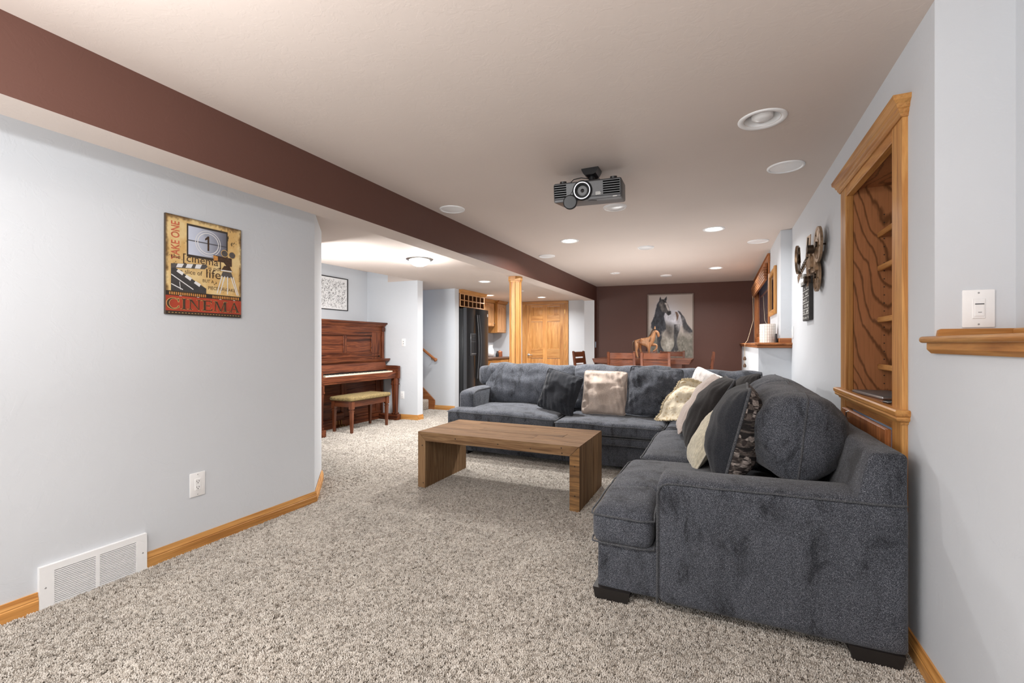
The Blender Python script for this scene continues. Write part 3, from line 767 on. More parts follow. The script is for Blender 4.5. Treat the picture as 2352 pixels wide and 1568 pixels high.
obj('mount_arm', MB().cyl((px+.0, py+.02, 2.29), (px, py+.02, HC-.03), .022, n=16).box(px-.07, px+.07, py-.05, py+.07, 2.292, 2.306, .004), M['black'], t)
obj('mount_plate', MB().prism([(px-.058, HC-.001), (px+.058, HC-.001), (px+.055, HC-.014), (px+.040, HC-.040), (px+.026, HC-.046), (px-.026, HC-.046), (px-.042, HC-.038), (px-.055, HC-.014)], 'y', py-.045, py+.06), M['black'], t)
obj('cable', MB().tube([(px-.02, py+.03, HC-.05), (px-.07, py+.0, HC-.045), (px-.115, py-.03, HC-.06), (px-.13, py-.05, HC-.085), (px-.10, py-.06, HC-.105), (px-.07, py-.04, HC-.112)], .003, 6), M['black'], t)

# ================================================================== LEFT WALL THINGS
# wall plates: local frame x right, y into wall, z up
def plate(name, label, loc, rot, w, h, kind, mat='white', group=None):
    t = thing(name, label, 'outlet' if kind == 'outlet' else 'switch', loc, (0, 0, rot), group=group)
    b = MB().box(-w/2, w/2, -.006, 0, -h/2, h/2, .0035, 2)
    obj('plate', b, M[mat], t, local=True)
    if kind in ('outlet', 'rocker', 'dimmer'):
        obj('insert', MB().box(-.0166, .0166, -.0085, -.004, -.0335, .0335, .0015), M[mat], t, local=True)
    if kind == 'outlet':
        for z in (.017, -.017):
            g = MB()
            for x in (-.006, .006): g.box(x-.0012, x+.0012, -.0092, -.0082, z-.002, z+.006)
            g.lathe([(0, -.0090), (.0028, -.0090), (.0028, -.0082)], (0, 0, z-.008), 10, 'y')
            obj('socket', g, M['shade_gap'], t, local=True)
    if kind == 'rocker': obj('rocker', MB().prism([(-.0085, -.03), (-.012, .03), (-.004, .03), (-.004, -.03)], 'x', -.014, .014), M[mat], t, local=True)
    if kind == 'dimmer':
        obj('rocker', MB().box(-.0115, .0125, -.0105, -.008, -.026, .026, .001), M[mat], t, local=True)
        obj('slot', MB().box(-.011, .012, -.0112, -.0102, .0135, .0165), M['shade_gap'], t, local=True)
        obj('slot', MB().box(-.003, .006, -.0112, -.0102, -.0135, -.012), M['shade_gap'], t, local=True)
    if kind == 'toggle':
        for z in (.018, -.018): obj('toggle', MB().box(-.005, .005, -.016, -.004, z-.006, z+.006, .002), M['steel'], t, local=True)
    for z in (h/2-.011, -h/2+.011): obj('screw', MB().lathe([(0, -.0072), (.002, -.007), (.003, -.006)], (0, 0, z), 10, 'y'), M['steel'], t, local=True)
    return t
plate('wall_outlet', 'white electrical outlet low on the left grey wall', (LWX, 1.657, .380), R(90), .086, .138, 'outlet')
# return air grille
vy0, vy1, vz = .971, 1.391, .197
t = thing('air_grille', 'white louvred return air grille on the left wall at the carpet', 'vent', (LWX, (vy0+vy1)/2, 0), (0, 0, R(90)))
hw2 = (vy1-vy0)/2; g = lambda n, mb, mt: obj(n, mb, mt, t, local=True)
fb = .020
g('frame', MB().box(-hw2, hw2, -fb, 0, vz-.030, vz).box(-hw2+.05, hw2-.05, -fb+.0004, 0, .0, .012).box(-hw2, -hw2+.05, -fb, 0, .0, vz-.030).box(hw2-.05, hw2, -fb, 0, .0, vz-.030).box(-.008, .008, -fb+.0002, 0, .012, vz-.030), M['whitem'])
g('dark_backing', MB().box(-hw2+.04, hw2-.04, -.006, -.003, .01, vz-.025), M['shade_gap'])
for a, b in ((-hw2+.05, -.008), (.008, hw2-.05)):
    for k in range(18):
        z = .0135+.0085*k
        g('louver', MB().add([(a, -fb+.001, z), (b, -fb+.001, z), (b, -fb+.001, z+.0050), (a, -fb+.001, z+.0050), (a, -.006, z+.007), (b, -.006, z+.007)], [(0, 1, 2, 3), (3, 2, 5, 4)]), M['whitem'])
for x in (-hw2+.02, hw2-.02): g('screw', MB().lathe([(0, -fb-.0025), (.003, -fb-.0015), (.004, -fb)], (x, 0, .10), 12, 'y'), M['steel'])

# ---- cinema sign (flat print on a thin board)
PW, PH = .437, .558
t = thing('cinema_sign', 'tan and red vintage cinema sign hung on the left grey wall', 'sign', (LWX, 1.699, 1.645), (0, 0, R(90)))
obj('board', MB().box(-PW/2, PW/2, -.014, 0, -PH/2, PH/2, .002), M['poster_edge'], t, local=True)
def poster(U, V):
    n = vnoise(U, V, 7, 3, 5); n2 = vnoise(U*1.0, V, 40, 5, 2)
    tan = np.array((212, 174, 112))/255; pale = np.array((228, 204, 150))/255; rust = np.array((120, 84, 50))/255
    k = np.clip((n-.35)*3, 0, 1)[..., None]
    c = tan*(1-k)+pale*k
    edge = np.minimum(np.minimum(U, 1-U)*1.0, 1-V)
    e = np.clip(1-(edge+.03*(n2-.5)+.05*(n-.5))/.035, 0, 1)[..., None]; c = c*(1-e*.8)+rust*e*.5
    sp = np.clip((n2-.72)*9, 0, 1)[..., None]*np.clip((.5-n)*6, 0, 1)[..., None]; c = c*(1-sp*.7)
    # grey countdown frame
    def rect(x0, x1, y0, y1): return ((U > x0) & (U < x1) & (V > y0) & (V < y1))
    c[rect(.255, .80, .598, .942)] = np.array((58, 50, 44))/255
    fr = rect(.275, .785, .628, .925)
    g = np.clip((U-.275)/.51, 0, 1); base = np.stack([.80-.42*g**1.6, .83-.45*g**1.6, .90-.48*g**1.6], -1)
    base = base*(1-.25*np.clip((n-.5)*4, 0, 1)[..., None]*g[..., None]); c[fr] = base[fr]
    ln = fr & (np.abs(V-.775) < .0028); c[ln] = np.array((70, 70, 74))/255
    # red band and film strip
    c[V < .235] = np.array((52, 40, 32))/255
    band = (V < .186) & (V > .032); rd = np.array((172, 66, 42))/255*(0.82+.36*n[..., None]); c[band] = rd[band]
    return c
o = bpy.data.objects.new('printed_face', raster(PW-.004, PH-.004, 150, 190, poster, -.0146)); COL.objects.link(o); o.parent = t; WM[o] = WM[t]
def PX_(u): return (u-.5)*(PW-.004)
def PZ_(v): return (v-.5)*(PH-.004)
def art(name, mb, mat, lay=1): return obj(name, stand(mb, -.0146-.0004*lay), M[mat], t, local=True, smooth=0)
def rects(L): return flat([[(PX_(a), PZ_(c)), (PX_(b), PZ_(c)), (PX_(b), PZ_(d)), (PX_(a), PZ_(d))] for a, b, c, d in L])
def ringp(cx, cy, r0, r1, n=40, ax=1):
    mb = MB(); v = []; f = []
    for i in range(n):
        a = 2*math.pi*i/n
        for r in (r0, r1): v.append((PX_(cx)+r*math.cos(a)*ax, PZ_(cy)+r*math.sin(a), 0))
    for i in range(n):
        j = (i+1) % n; f.append((2*i, 2*i+1, 2*j+1, 2*j))
    return mb.add(v, f)
def polyp(P): return flat([[(PX_(a), PZ_(b)) for a, b in P]])
art('lettering', fit(text_mb('TAKE ONE', .1, .002), w=.215, h=.045, cx=PX_(.112), cy=PZ_(.745), rot=R(90)), 'redink')
art('countdown_ring', ringp(.53, .775, .071, .0745), 'whiteink', 1); art('countdown_ring', ringp(.53, .775, .058, .0625), 'whiteink', 1)
art('lettering', flat([[(PX_(.53)+a*.086, PZ_(.775)+b*.086) for a, b in ((-.06, -.5), (.06, -.5), (.06, .5), (-.04, .5), (-.22, .30), (-.22, .18), (-.06, .28))]]), 'brownink', 2)
for s_, w_, h_, cx_, cy_ in (('the', .05, .024, .115, .585), ('[cinema]', .215, .058, .455, .575), ('is not', .075, .020, .62, .515), ('a slice of', .12, .026, .31, .445), ('life', .085, .052, .60, .455), ('BUT A', .065, .018, .53, .372), ('PIECE OF CAKE', .165, .020, .72, .302)):
    art('lettering', fit(text_mb(s_, .1), w=w_, h=h_, cx=PX_(cx_), cy=PZ_(cy_)), 'brownink', 2)
# movie camera on a tripod
art('camera_print', ringp(.755, .70, .0, .019, 28), 'greyink', 3); art('camera_print', ringp(.865, .695, .0, .019, 28), 'greyink', 3)
art('camera_print', ringp(.755, .70, .019, .0225, 28), 'tanink', 4); art('camera_print', ringp(.865, .695, .019, .0225, 28), 'tanink', 4)
art('camera_print', polyp([(.61, .60), (.74, .60), (.78, .565), (.86, .565), (.86, .66), (.74, .66), (.60, .665)]), 'brownink', 3)
art('camera_print', polyp([(.60, .605), (.66, .61), (.66, .655), (.595, .66)]), 'amberink', 4)
art('camera_print', polyp([(.70, .505), (.87, .505), (.83, .565), (.75, .565)]), 'brownink', 3); art('camera_print', rects([(.70, .86, .505, .517)]), 'whiteink', 4)
art('camera_print', polyp([(.70, .44), (.88, .44), (.85, .50), (.73, .50)]), 'greyink', 3)
for a, b in ((.71, .64), (.75, .68), (.79, .79), (.84, .93), (.87, .95)): art('camera_print', polyp([(a, .45), (a+.014, .45), (b+.012, .25), (b, .25)]), 'whiteink', 3.5+a)
# clapperboard
art('clapper_print', polyp([(.06, .508), (.50, .548), (.52, .525), (.48, .495), (.12, .468), (.06, .44)]), 'greyink', 3)
art('clapper_print', polyp([(.06, .46), (.11, .47), (.50, .29), (.50, .235), (.06, .235)]), 'slateink', 3.4)
for a in (.12, .235, .35):
    art('clapper_print', polyp([(a, .474+.06*(a-.1)), (a+.07, .474+.06*(a-.03)), (a+.095, .506+.09*(a+.035)), (a+.02, .506+.09*(a-.04))]), 'whiteink', 4)
for a in (.125, .225, .34):
    y = .452-.46*(a-.11); art('clapper_print', polyp([(a, y-.012), (a+.07, y-.046), (a+.09, y-.016), (a+.02, y+.012)]), 'whiteink', 4)
for q in ((.06, .395, .33, .262), (.06, .30, .2, .25), (.16, .33, .17, .25)):
    a, b, c_, d = q; art('clapper_print', polyp([(a, b), (a+.006, b+.008), (c_+.006, d+.008), (c_, d)]), 'whiteink', 4+c_)
fs = []; fs2 = []
for k in range(36):
    a = .04+.026*k
    if .50 < a < .57: continue
    fs.append((a, a+.016, .196, .224))
for k in range(24): fs2.append((.03+.04*k, .052+.04*k, .014, .019))
art('film_perforation', rects(fs), 'amberink', 1)['kind'] = 'stuff'; art('film_perforation', rects(fs2), 'tanink', 1)['kind'] = 'stuff'
for a_ in (.16, .38, .68, .88): art('sprocket_mark', rects([(a_, a_+.03, .186, .191)]), 'whiteink', 2)
# CINEMA in built serif letters
def serif(ch, g=0):
    b = lambda x0, x1, y0, y1: [(x0, y0), (x1, y0), (x1, y1), (x0, y1)]
    if ch == 'I': return .40, [b(.11, .29, 0, 1), b(0, .40, 0, .06), b(0, .40, .94, 1)]
    if ch == 'N': return .95, [b(.12, .19, 0, 1), b(.76, .83, 0, 1), [(.06, 1), (.26, 1), (.83, 0), (.78, 0), (.74, .05)], b(0, .30, 0, .06), b(.65, .95, .94, 1), b(0, .2, .94, 1)]
    if ch == 'E': return .78, [b(.1, .28, 0, 1), b(0, .74, 0, .07), b(0, .72, .93, 1), b(.28, .56, .47, .53), [(.66, 0), (.78, 0), (.78, .28), (.74, .28)], [(.66, 1), (.74, 1), (.74, .74), (.70, .74)], b(.52, .56, .36, .64)]
    if ch == 'M': return 1.15, [[(.10, 0), (.16, 0), (.22, 1), (.16, 1)], [(.86, 1), (1.04, 1), (1.06, 0), (.88, 0)], [(.14, 1), (.32, 1), (.62, .12), (.56, 0)], [(.56, 0), (.62, 0), (.96, 1), (.88, 1)], b(0, .28, 0, .06), b(.78, 1.15, 0, .06), b(.06, .3, .94, 1), b(.86, 1.12, .94, 1)]
    if ch == 'A': return .98, [[(.14, 0), (.21, 0), (.52, 1), (.44, 1)], [(.44, 1), (.54, 1), (.90, 0), (.70, 0)], b(.26, .72, .30, .36), b(0, .34, 0, .06), b(.60, .98, 0, .06)]
    P = [(.47+(.47+g)*math.cos(R(38+284*i/26)), .5+(.52+g)*math.sin(R(38+284*i/26))) for i in range(27)]
    P += [(.80, .30), (.86+g, .34), (.86+g, .10), (.80, .14)][:0]
    P += [(.52+(.34-g)*math.cos(R(38+284*i/26)), .5+(.45-g)*math.sin(R(38+284*i/26))) for i in range(26, -1, -1)]
    return .92, [P, [(.80-g, .66-g), (.86+g, .66-g), (.86+g, 1+g), (.82-g, 1+g), (.78-g, .88)], [(.80-g, .30), (.86+g, .34+g), (.86+g, .12-g), (.80-g, .14-g)]]
def word(g):
    cx = 0; out = []
    for ch in 'CINEMA':
        w_, P = serif(ch, g); out += [([(x+cx, y) for x, y in p], ch) for p in P]; cx += w_+.10
    return out, cx
cx = word(0)[1]
sc_ = (PW*.975)/cx
def place(p, grow=0):
    mx = sum(a for a, b in p)/len(p); my = sum(b for a, b in p)/len(p); out = []
    for a, b in p:
        L = math.hypot(a-mx, b-my) or 1; k = 1+grow/L
        out.append(((mx+(a-mx)*k)*sc_-PW*.486, (my+(b-my)*k)*.060-.060/2+PZ_(.108)))
    return out
art('lettering', flat([place(p, 0 if c_ == 'C' else .03) for p, c_ in word(.03)[0]]), 'tanink', 2)
art('lettering', flat([place(p, 0 if c_ == 'C' else -.012) for p, c_ in word(-.012)[0]]), 'brownink', 4)

# ================================================================== COFFEE TABLE
t = thing('coffee_table', 'reclaimed pine waterfall coffee table standing on the carpet before the sofa', 'table', (-1.59, 3.45, 0))
TX0, TX1, TY0, TY1, TZ, TT = -2.293, -.905, 3.13, 3.79, .473, .074
ys = [TY0, 3.262, 3.395, 3.53, 3.66, TY1]
gap = .0016
def plank(y0, y1, x0, x1, mat, zoff=0):
    e0 = TT if x0 == TX0 else 0; e1 = TT if x1 == TX1 else 0
    g0 = 0 if x0 == TX0 else gap; g1 = 0 if x1 == TX1 else gap
    p = [(x0+g0+(.002 if e0 else 0), TZ+zoff), (x1-g1-(.002 if e1 else 0), TZ+zoff), (x1-e1-g1, TZ-TT), (x0+e0+g0, TZ-TT)]
    b = bmesh.new(); mb = MB().prism(p, 'y', y0+(gap if y0 > TY0 else 0), y1-(gap if y1 < TY1 else 0))
    obj('plank', mb, mat, t)
joints = {0: [], 1: [-1.32], 2: [-1.86, -1.12], 3: [-1.45], 4: [-2.0]}
for k in range(5):
    xs = [TX0]+joints[k]+[TX1]
    for a, b in zip(xs[:-1], xs[1:]): plank(ys[k], ys[k+1], a, b, pine['x'] if k else [pine['x']], random.uniform(-.0012, .0006))
def legplank(y0, y1, left, mat):
    if left: p = [(TX0, 0), (TX0+TT, 0), (TX0+TT-.0005, TZ-TT-.001), (TX0, TZ-.001)]
    else: p = [(TX1-TT, 0), (TX1, 0), (TX1, TZ-.001), (TX1-TT+.0005, TZ-TT-.001)]
    d = random.uniform(-.0008, .0008)
    mb = MB().prism([(x+d, z) for x, z in p], 'y', y0+(gap if y0 > TY0 else 0), y1-(gap if y1 < TY1 else 0))
    obj('leg_plank', mb, mat, t)
for k in range(5):
    legplank(ys[k], ys[k+1], True, pined['z']); legplank(ys[k], ys[k+1], False, pined['z'])
# sawn front face of the right leg and nail holes
obj('edge_board', MB().prism([(TX1-TT+.001, .0), (TX1-.001, .0), (TX1-.001, TZ-.006), (TX1-TT+.001, TZ-TT-.003)], 'y', TY0-.0035, TY0+.001), pinec['z'], t)
obj('edge_board', MB().prism([(TX0+.002, TZ-.001), (TX1-.004, TZ-.001), (TX1-TT-.001, TZ-TT), (TX0+TT, TZ-TT)], 'y', TY0-.0035, TY0+.001), pined['x'], t)
obj('edge_board', MB().prism([(TX0+.001, 0), (TX0+TT-.001, 0), (TX0+TT-.001, TZ-TT-.001), (TX0+.001, TZ-.003)], 'y', TY0-.0035, TY0+.001), pined['z'], t)
nh = MB()
for x, z in ((-1.93, .440), (-1.55, .432), (-1.28, .425), (-1.04, .452), (-1.035, .415), (-2.25, .36), (-2.24, .05), (-.94, .33), (-.94, .12)):
    nh.lathe([(0, -.0042), (.004, -.0040), (.006, -.0034)], (x, TY0, z), 10, 'y')
for i in range(16): nh.lathe([(0, .0012), (.0035, .0010), (.005, .0004)], (random.uniform(TX0+.1, TX1-.1), random.uniform(TY0+.03, TY1-.03), TZ), 8)
obj('nail_hole', nh, M['bronzed'], t)

# ================================================================== SECTIONAL SOFA
SF = thing('sectional_sofa', 'large slate grey chenille L-shaped sectional sofa on the carpet along the right wall', 'sofa', (-.6, 4.0, 0))
sp = lambda n, mb, par=None, m='sofa', sm=180: obj(n, mb, M[m], par or SF, smooth=sm)
def wob(a, s, o=0): return lambda p: Vector((p.x+nz(p, s, o)*a, p.y+nz(p, s, o+5)*a, p.z+nz(p, s, o+9)*a))
# bases
sp('base', MB().soft(-.53, .60, 2.125, 4.30, .055, .275, .018, .12, wob(.004, 4)))
sp('base', MB().soft(-2.60, .60, 4.275, 5.36, .05, .34, .018, .12, wob(.004, 4, 3)))
rail = sp('front_rail', MB().soft(-1.488, -.45, 4.225, 4.30, .262, .328, .014, .1))
sp('front_rail', MB().soft(-2.60, -1.492, 4.235, 4.30, .10, .30, .014, .1))
for z in (.328, .265): sp('piping', MB().tube([(-1.488+i*.1038, 4.222+nz((i, z, 0), .6)*.002, z+nz((i, 0, z), .5)*.003) for i in range(11)], .006, 6), rail, 'sofapipe')
# feet
for x, y, w_ in ((-.46, 2.15, .085), (.53, 2.14, .085), (-2.55, 4.32, .07), (.5, 5.25, .08)):
    sp('foot', MB().add([(x-w_*.85, y-.04, 0), (x+w_*.85, y-.04, 0), (x+w_*.85, y+.1, 0), (x-w_*.85, y+.1, 0), (x-w_, y-.045, .062), (x+w_, y-.045, .062), (x+w_, y+.11, .062), (x-w_, y+.11, .062)], [(0, 1, 2, 3), (4, 5, 6, 7), (0, 1, 5, 4), (1, 2, 6, 5), (2, 3, 7, 6), (3, 0, 4, 7)]), None, 'foot', 30)
# near arm: flat outer panel, softly padded top
def armf(p):
    q = p.copy(); tp = max(0, min(1, (p.z-.40)/.2)); u = (p.x+.255)/.885
    q.z += tp*(.018*u+.012*math.sin(math.pi*min(1, max(0, (p.y-2.09)/.24))))
    q += Vector((0, nz(p, 5)*.003, nz(p, 4, 2)*.005*tp)); return q
arm = sp('arm', MB().soft(-.255, .628, 2.09, 2.345, .055, .600, .038, .045, armf))
pp = [(-.2525, 2.0925, .06+.05*i) for i in range(10)]
pp += [(-.250, 2.092, .545), (-.243, 2.092, .566), (-.230, 2.092, .581), (-.212, 2.093, .588)]
pp += [(-.19+.08*i, 2.093, .590+.0018*i+nz((i, 0, 0), .7)*.003) for i in range(10)]+[(.60, 2.094, .610), (.618, 2.098, .611)]
sp('piping', MB().tube(pp, .0045, 8), arm, 'sofapipe')
# near back, leaning
def backn(p):
    q = p.copy(); k = (p.z-.3)/.5
    if p.x < .56: q.x += .10*max(0, min(1, k))-.03
    q += Vector((nz(p, 4)*.006, 0, nz(p, 3, 3)*.008)); return q
sp('back', MB().soft(.44, .624, 2.098, 5.36, .06, .795, .022, .06, backn))
sp('back', MB().soft(-2.60, .60, 5.17, 5.36, .06, .80, .03, .08, wob(.006, 3)))
# far left arm
def arml(p):
    q = p.copy(); tp = max(0, min(1, (p.z-.5)/.15)); u = (p.y-4.44)/.9
    q.z += tp*(.012*math.sin(math.pi*min(1, max(0, (p.x+2.70)/.2)))-.03*(1-min(1, u*2.2))**2); return q
la = sp('arm', MB().soft(-2.70, -2.50, 4.44, 5.36, .06, .69, .045, .05, arml))
pp = [(-2.503, 4.448, .5+.03*i) for i in range(5)]+[(-2.503, 4.455, .645), (-2.503, 4.475, .664), (-2.503, 4.51, .672)]+[(-2.503, 4.56+.08*i, .680+.001*i) for i in range(8)]
sp('piping', MB().tube(pp, .0055, 8), la, 'sofapipe')
# seat cushions with piping
def seat(boxes, outline, z0, z1, bulge, seed, front, r=.045):
    """boxes: rectangles of the cushion plan; outline: plan of the welt; front: f(x,y)->0..1 slump"""
    X0 = min(b[0] for b in boxes); X1 = max(b[1] for b in boxes); Y0 = min(b[2] for b in boxes); Y1 = max(b[3] for b in boxes)
    def fn(p):
        q = p.copy(); u = (p.x-X0)/(X1-X0)*2-1; v = (p.y-Y0)/(Y1-Y0)*2-1
        b = (1-abs(u)**2.2)*(1-abs(v)**2.2) if (-1 <= u <= 1 and -1 <= v <= 1) else 0
        if p.z > (z0+z1)/2: q.z += bulge*max(0, b)**.6+nz(p, 3.2, seed)*.012+nz((p.x*1.2, p.y*3.5, 0), 3, seed+4)*.007
        s = front(p.x, p.y)
        q.z -= s*.02*(1 if p.z > (z0+z1)/2 else .3)
        q.x += nz(p, 4, seed+1)*.006; q.y += nz(p, 4, seed+2)*.006
        k = (p.z-(z0+z1)/2)/((z1-z0)/2)   # belly of the boxing
        if front(p.x, p.y) > .9: pass
        return q
    mb = MB()
    for b in boxes: mb.soft(b[0], b[1], b[2], b[3], z0, z1, r, .045, fn)
    c = sp('seat_cushion', mb)
    for zz in (z1-.022, z0+.022):
        P = []
        n = len(outline)
        for i in range(n):
            a, b = Vector(outline[i]), Vector(outline[(i+1) % n]); k = max(2, int((b-a).length/.05))
            pv = Vector(outline[i-1]); 
            for j in range(k):
                t_ = j/k; L = (b-a).length; d = min(t_*L, (1-t_)*L); e = a.lerp(b, t_)
                # rounded corners: pull towards inside near the ends
                cx_ = (X0+X1)/2; cy_ = (Y0+Y1)/2
                w = max(0, 1-d/.04)*.012
                e = e+Vector((cx_-e.x, cy_-e.y)).normalized()*w
                p = fn(Vector((e.x, e.y, zz))); 
                P.append(p)
        sp('piping', MB().tube(P, .0045, 6, True), c, 'sofapipe')
    return c
seat([(-.555, .30, 2.36, 3.115), (-.555, -.275, 2.112, 2.45)], [(-.557, 2.108), (-.272, 2.108), (-.272, 2.36), (.30, 2.36), (.30, 3.117), (-.557, 3.117)], .255, .437, .05, 1, lambda x, y: max(0, 1-(y-2.1)/.35)*.6, .055)
seat([(-.49, .32, 3.12, 4.17)], [(-.492, 3.118), (.32, 3.118), (.32, 4.172), (-.492, 4.172)], .265, .452, .045, 11, lambda x, y: 0, .055)
seat([(-2.495, -1.49, 4.215, 5.0), (-2.715, -2.40, 4.215, 4.43)], [(-2.717, 4.212), (-1.488, 4.212), (-1.488, 5.0), (-2.495, 5.0), (-2.495, 4.432), (-2.717, 4.432)], .305, .490, .03, 21, lambda x, y: max(0, (x+2.1)/.6)*.9)
seat([(-1.484, -.46, 4.215, 5.0)], [(-1.486, 4.212), (-.458, 4.212), (-.458, 5.0), (-1.486, 5.0)], .33, .458, .02, 31, lambda x, y: 0)
seat([(-.455, .36, 4.215, 5.0)], [(-.457, 4.212), (.362, 4.212), (.362, 5.0), (-.457, 5.0)], .33, .450, .03, 41, lambda x, y: 0)
# back cushions, pillow shaped with a welt round the middle
def pillow_mb(Wd, H, T, seed, k=.05, wr=.012, n=30, pow_=.55, sag=0.0, corner=.07, lump=1.0, eu=2.6, ev=2.6):
    """cushion in local x (width), z (height); front is -y. returns mesh with 2 material slots and the seam path"""
    def P(u, v):
        c = 1-corner*(u*u*v*v)**2.5
        x = Wd/2*u*(1-k*(1-v*v)*abs(u))*c; z = H/2*v*(1-k*(1-u*u)*abs(v))*c
        z -= sag*(1-v*v)*0
        return x, z
    ts = [math.sin(math.pi/2*(2*i/n-1)) for i in range(n+1)]
    mb = MB(); grid = {}
    for side in (0, 1):
        vs = []; fs = []
        for j, v in enumerate(ts):
            for i, u in enumerate(ts):
                x, z = P(u, v); f = max(0, (1-abs(u)**eu)*(1-abs(v)**ev))
                y = (-1 if side == 0 else 1)*T/2*f**pow_*(1+.12*(-v)*sag*6)
                e = (1-f)
                w = nz((x*6, z*9, side), 1, seed)*wr*1.2*f**.4+math.sin((u*9+v*2)*3+seed)*wr*.35*e*f**.4+nz((x*16, z*16, side), 1, seed+3)*wr*.35*f**.4; ca = abs(u*v)**1.5; w += (math.sin((abs(u)-abs(v))*14+seed)*ca*.6+nz((u*12, v*3, side), 1, seed+7)*e*(1 if abs(u) < abs(v) else .2)+nz((u*3, v*12, side), 1, seed+8)*e*(1 if abs(v) < abs(u) else .2))*wr*.55*f**.35
                vs.append((x+nz((x, z, 0), 6, seed)*.010*lump, y+w*(-1 if side == 0 else 1), z+nz((z, x, 1), 6, seed)*.010*lump))
        m = n+1
        for j in range(n):
            for i in range(n): 
                q = (j*m+i, j*m+i+1, (j+1)*m+i+1, (j+1)*m+i); fs.append(q if side == 0 else q[::-1])
        mb.cur = side; mb.add(vs, fs)
    seam = []
    for i in range(n): seam.append((ts[i], -1))
    for i in range(n): seam.append((1, ts[i]))
    for i in range(n): seam.append((-ts[i], 1))
    for i in range(n): seam.append((-1, -ts[i]))
    path = []
    for u, v in seam:
        x, z = P(u, v); path.append((x+nz((x, z, 0), 6, seed)*.010*lump, 0, z+nz((z, x, 1), 6, seed)*.010*lump))
    mb.cur = 0
    return mb, path
Eul = __import__('mathutils').Euler
def backcush(c, size, lean, yaw, roll, seed, pow_=.42, k=.02, ev=2.6):
    mb, path = pillow_mb(size[0], size[1], size[2], seed, k, .026, 40, pow_, 0, .05, 2.0, 3.2, ev)
    T = Matrix.Translation(c) @ Eul((R(-lean), R(roll), R(yaw)), 'XYZ').to_matrix().to_4x4()
    o = sp('back_cushion', mb.xform(T)); o.data.materials.append(M['sofa'])
    sp('piping', MB().tube(path, .0045, 6, True).xform(T), o, 'sofapipe')
backcush((.332, 2.84, .765), (.98, .42, .46), 6, -90, 0, 3, .47, .02, 2.1)
backcush((.36, 3.75, .755), (.92, .42, .42), 10, -90, 0, 8, .46, .02, 2.2)
backcush((.40, 4.52, .70), (.72, .40, .34), 14, -82, 0, 12, .42)
backcush((-2.06, 5.00, .715), (1.16, .52, .35), 14, 0, 1.5, 15, .42, .035)
sp('back_cushion', MB().soft(-2.70, -2.44, 4.90, 5.17, .705, .935, .06, .05, wob(.02, 5, 4)))
backcush((-.99, 5.02, .715), (1.08, .53, .35), 14, 0, -.5, 18, .42, .035)
backcush((-.08, 5.04, .69), (.94, .52, .34), 14, 0, 1.5, 19, .42, .035)

# ================================================================== PILLOWS AND THROW
def pillow(name, label, c, size, lean, roll, yaw, front, back, pipe, seed, k=.06, wr=.014, pow_=.60, pr=.0055, cat='pillow'):
    mb, path = pillow_mb(size[0], size[1], size[2], seed, k, wr, 40, pow_, 0, .09, 1.2, 2.1, 2.1)
    o = bpy.data.objects.new(name, mesh_of(name, mb, [M[front], M[back]], 180)); COL.objects.link(o)
    o.location = c; o.rotation_euler = Eul((R(-lean), R(roll), R(yaw)), 'XYZ'); WM[o] = Matrix.Translation(c) @ o.rotation_euler.to_matrix().to_4x4()
    tag(o, label, cat, 'throw pillows on the sectional')
    if pipe: obj('piping', MB().tube(path, pr, 6, True), M[pipe], o, local=True, smooth=180)
    return o
pillow('throw_pillow', 'charcoal velvet throw pillow leaning right, leftmost on the sofa', (-1.545, 4.60, .692), (.47, .46, .19), 16, 11, -14, 'velvet', 'velvet', 'velvet', 51, k=.10, wr=.034)
pillow('throw_pillow', 'oatmeal beige linen pillow beside the leftmost charcoal pillow', (-1.085, 4.68, .70), (.47, .47, .19), 14, 1, 4, 'beige', 'beige', 'beige', 52, wr=.045, k=.08)
pillow('throw_pillow', 'large slate chenille pillow in the middle with a floppy top corner', (-.60, 4.70, .72), (.54, .52, .21), 16, 4, 2, 'sofa', 'sofa', 'sofa', 53, wr=.045, k=.10)
pillow('throw_pillow', 'white fleecy pillow mostly behind the straw coloured throw', (-.10, 4.78, .73), (.42, .42, .15), 18, 22, -8, 'fluffy', 'fluffy', None, 54)
pillow('throw_pillow', 'taupe pillow seen edge-on behind the tall umber pillow', (-.165, 3.86, .735), (.46, .54, .14), 33, 0, -84, 'taupe', 'taupe', 'taupe', 55)
pillow('throw_pillow', 'tall dark umber pillow with a corded seam, seen edge-on', (-.078, 3.42, .745), (.52, .57, .20), 32, 0, -84, 'umber', 'umber', 'sofapipe', 56, pr=.008, k=.09, wr=.016)
pillow('throw_pillow', 'cream woven pillow between the umber and the patterned pillow', (-.074, 3.02, .63), (.40, .40, .13), 29, 0, -80, 'cream', 'cream', 'creampipe', 57, pr=.006)
pillow('throw_pillow', 'charcoal pillow with a black and cream ikat back, nearest the camera', (.072, 2.66, .735), (.50, .54, .27), 14, 0, -91, 'velvet', 'tribal', 'sofapipe', 58, pr=.007, k=.08, wr=.016)
pillow('throw_pillow', 'small umber pillow tucked in the corner behind the others', (.17, 4.02, .79), (.40, .36, .16), 18, -8, -70, 'umber', 'umber', 'umber', 59)
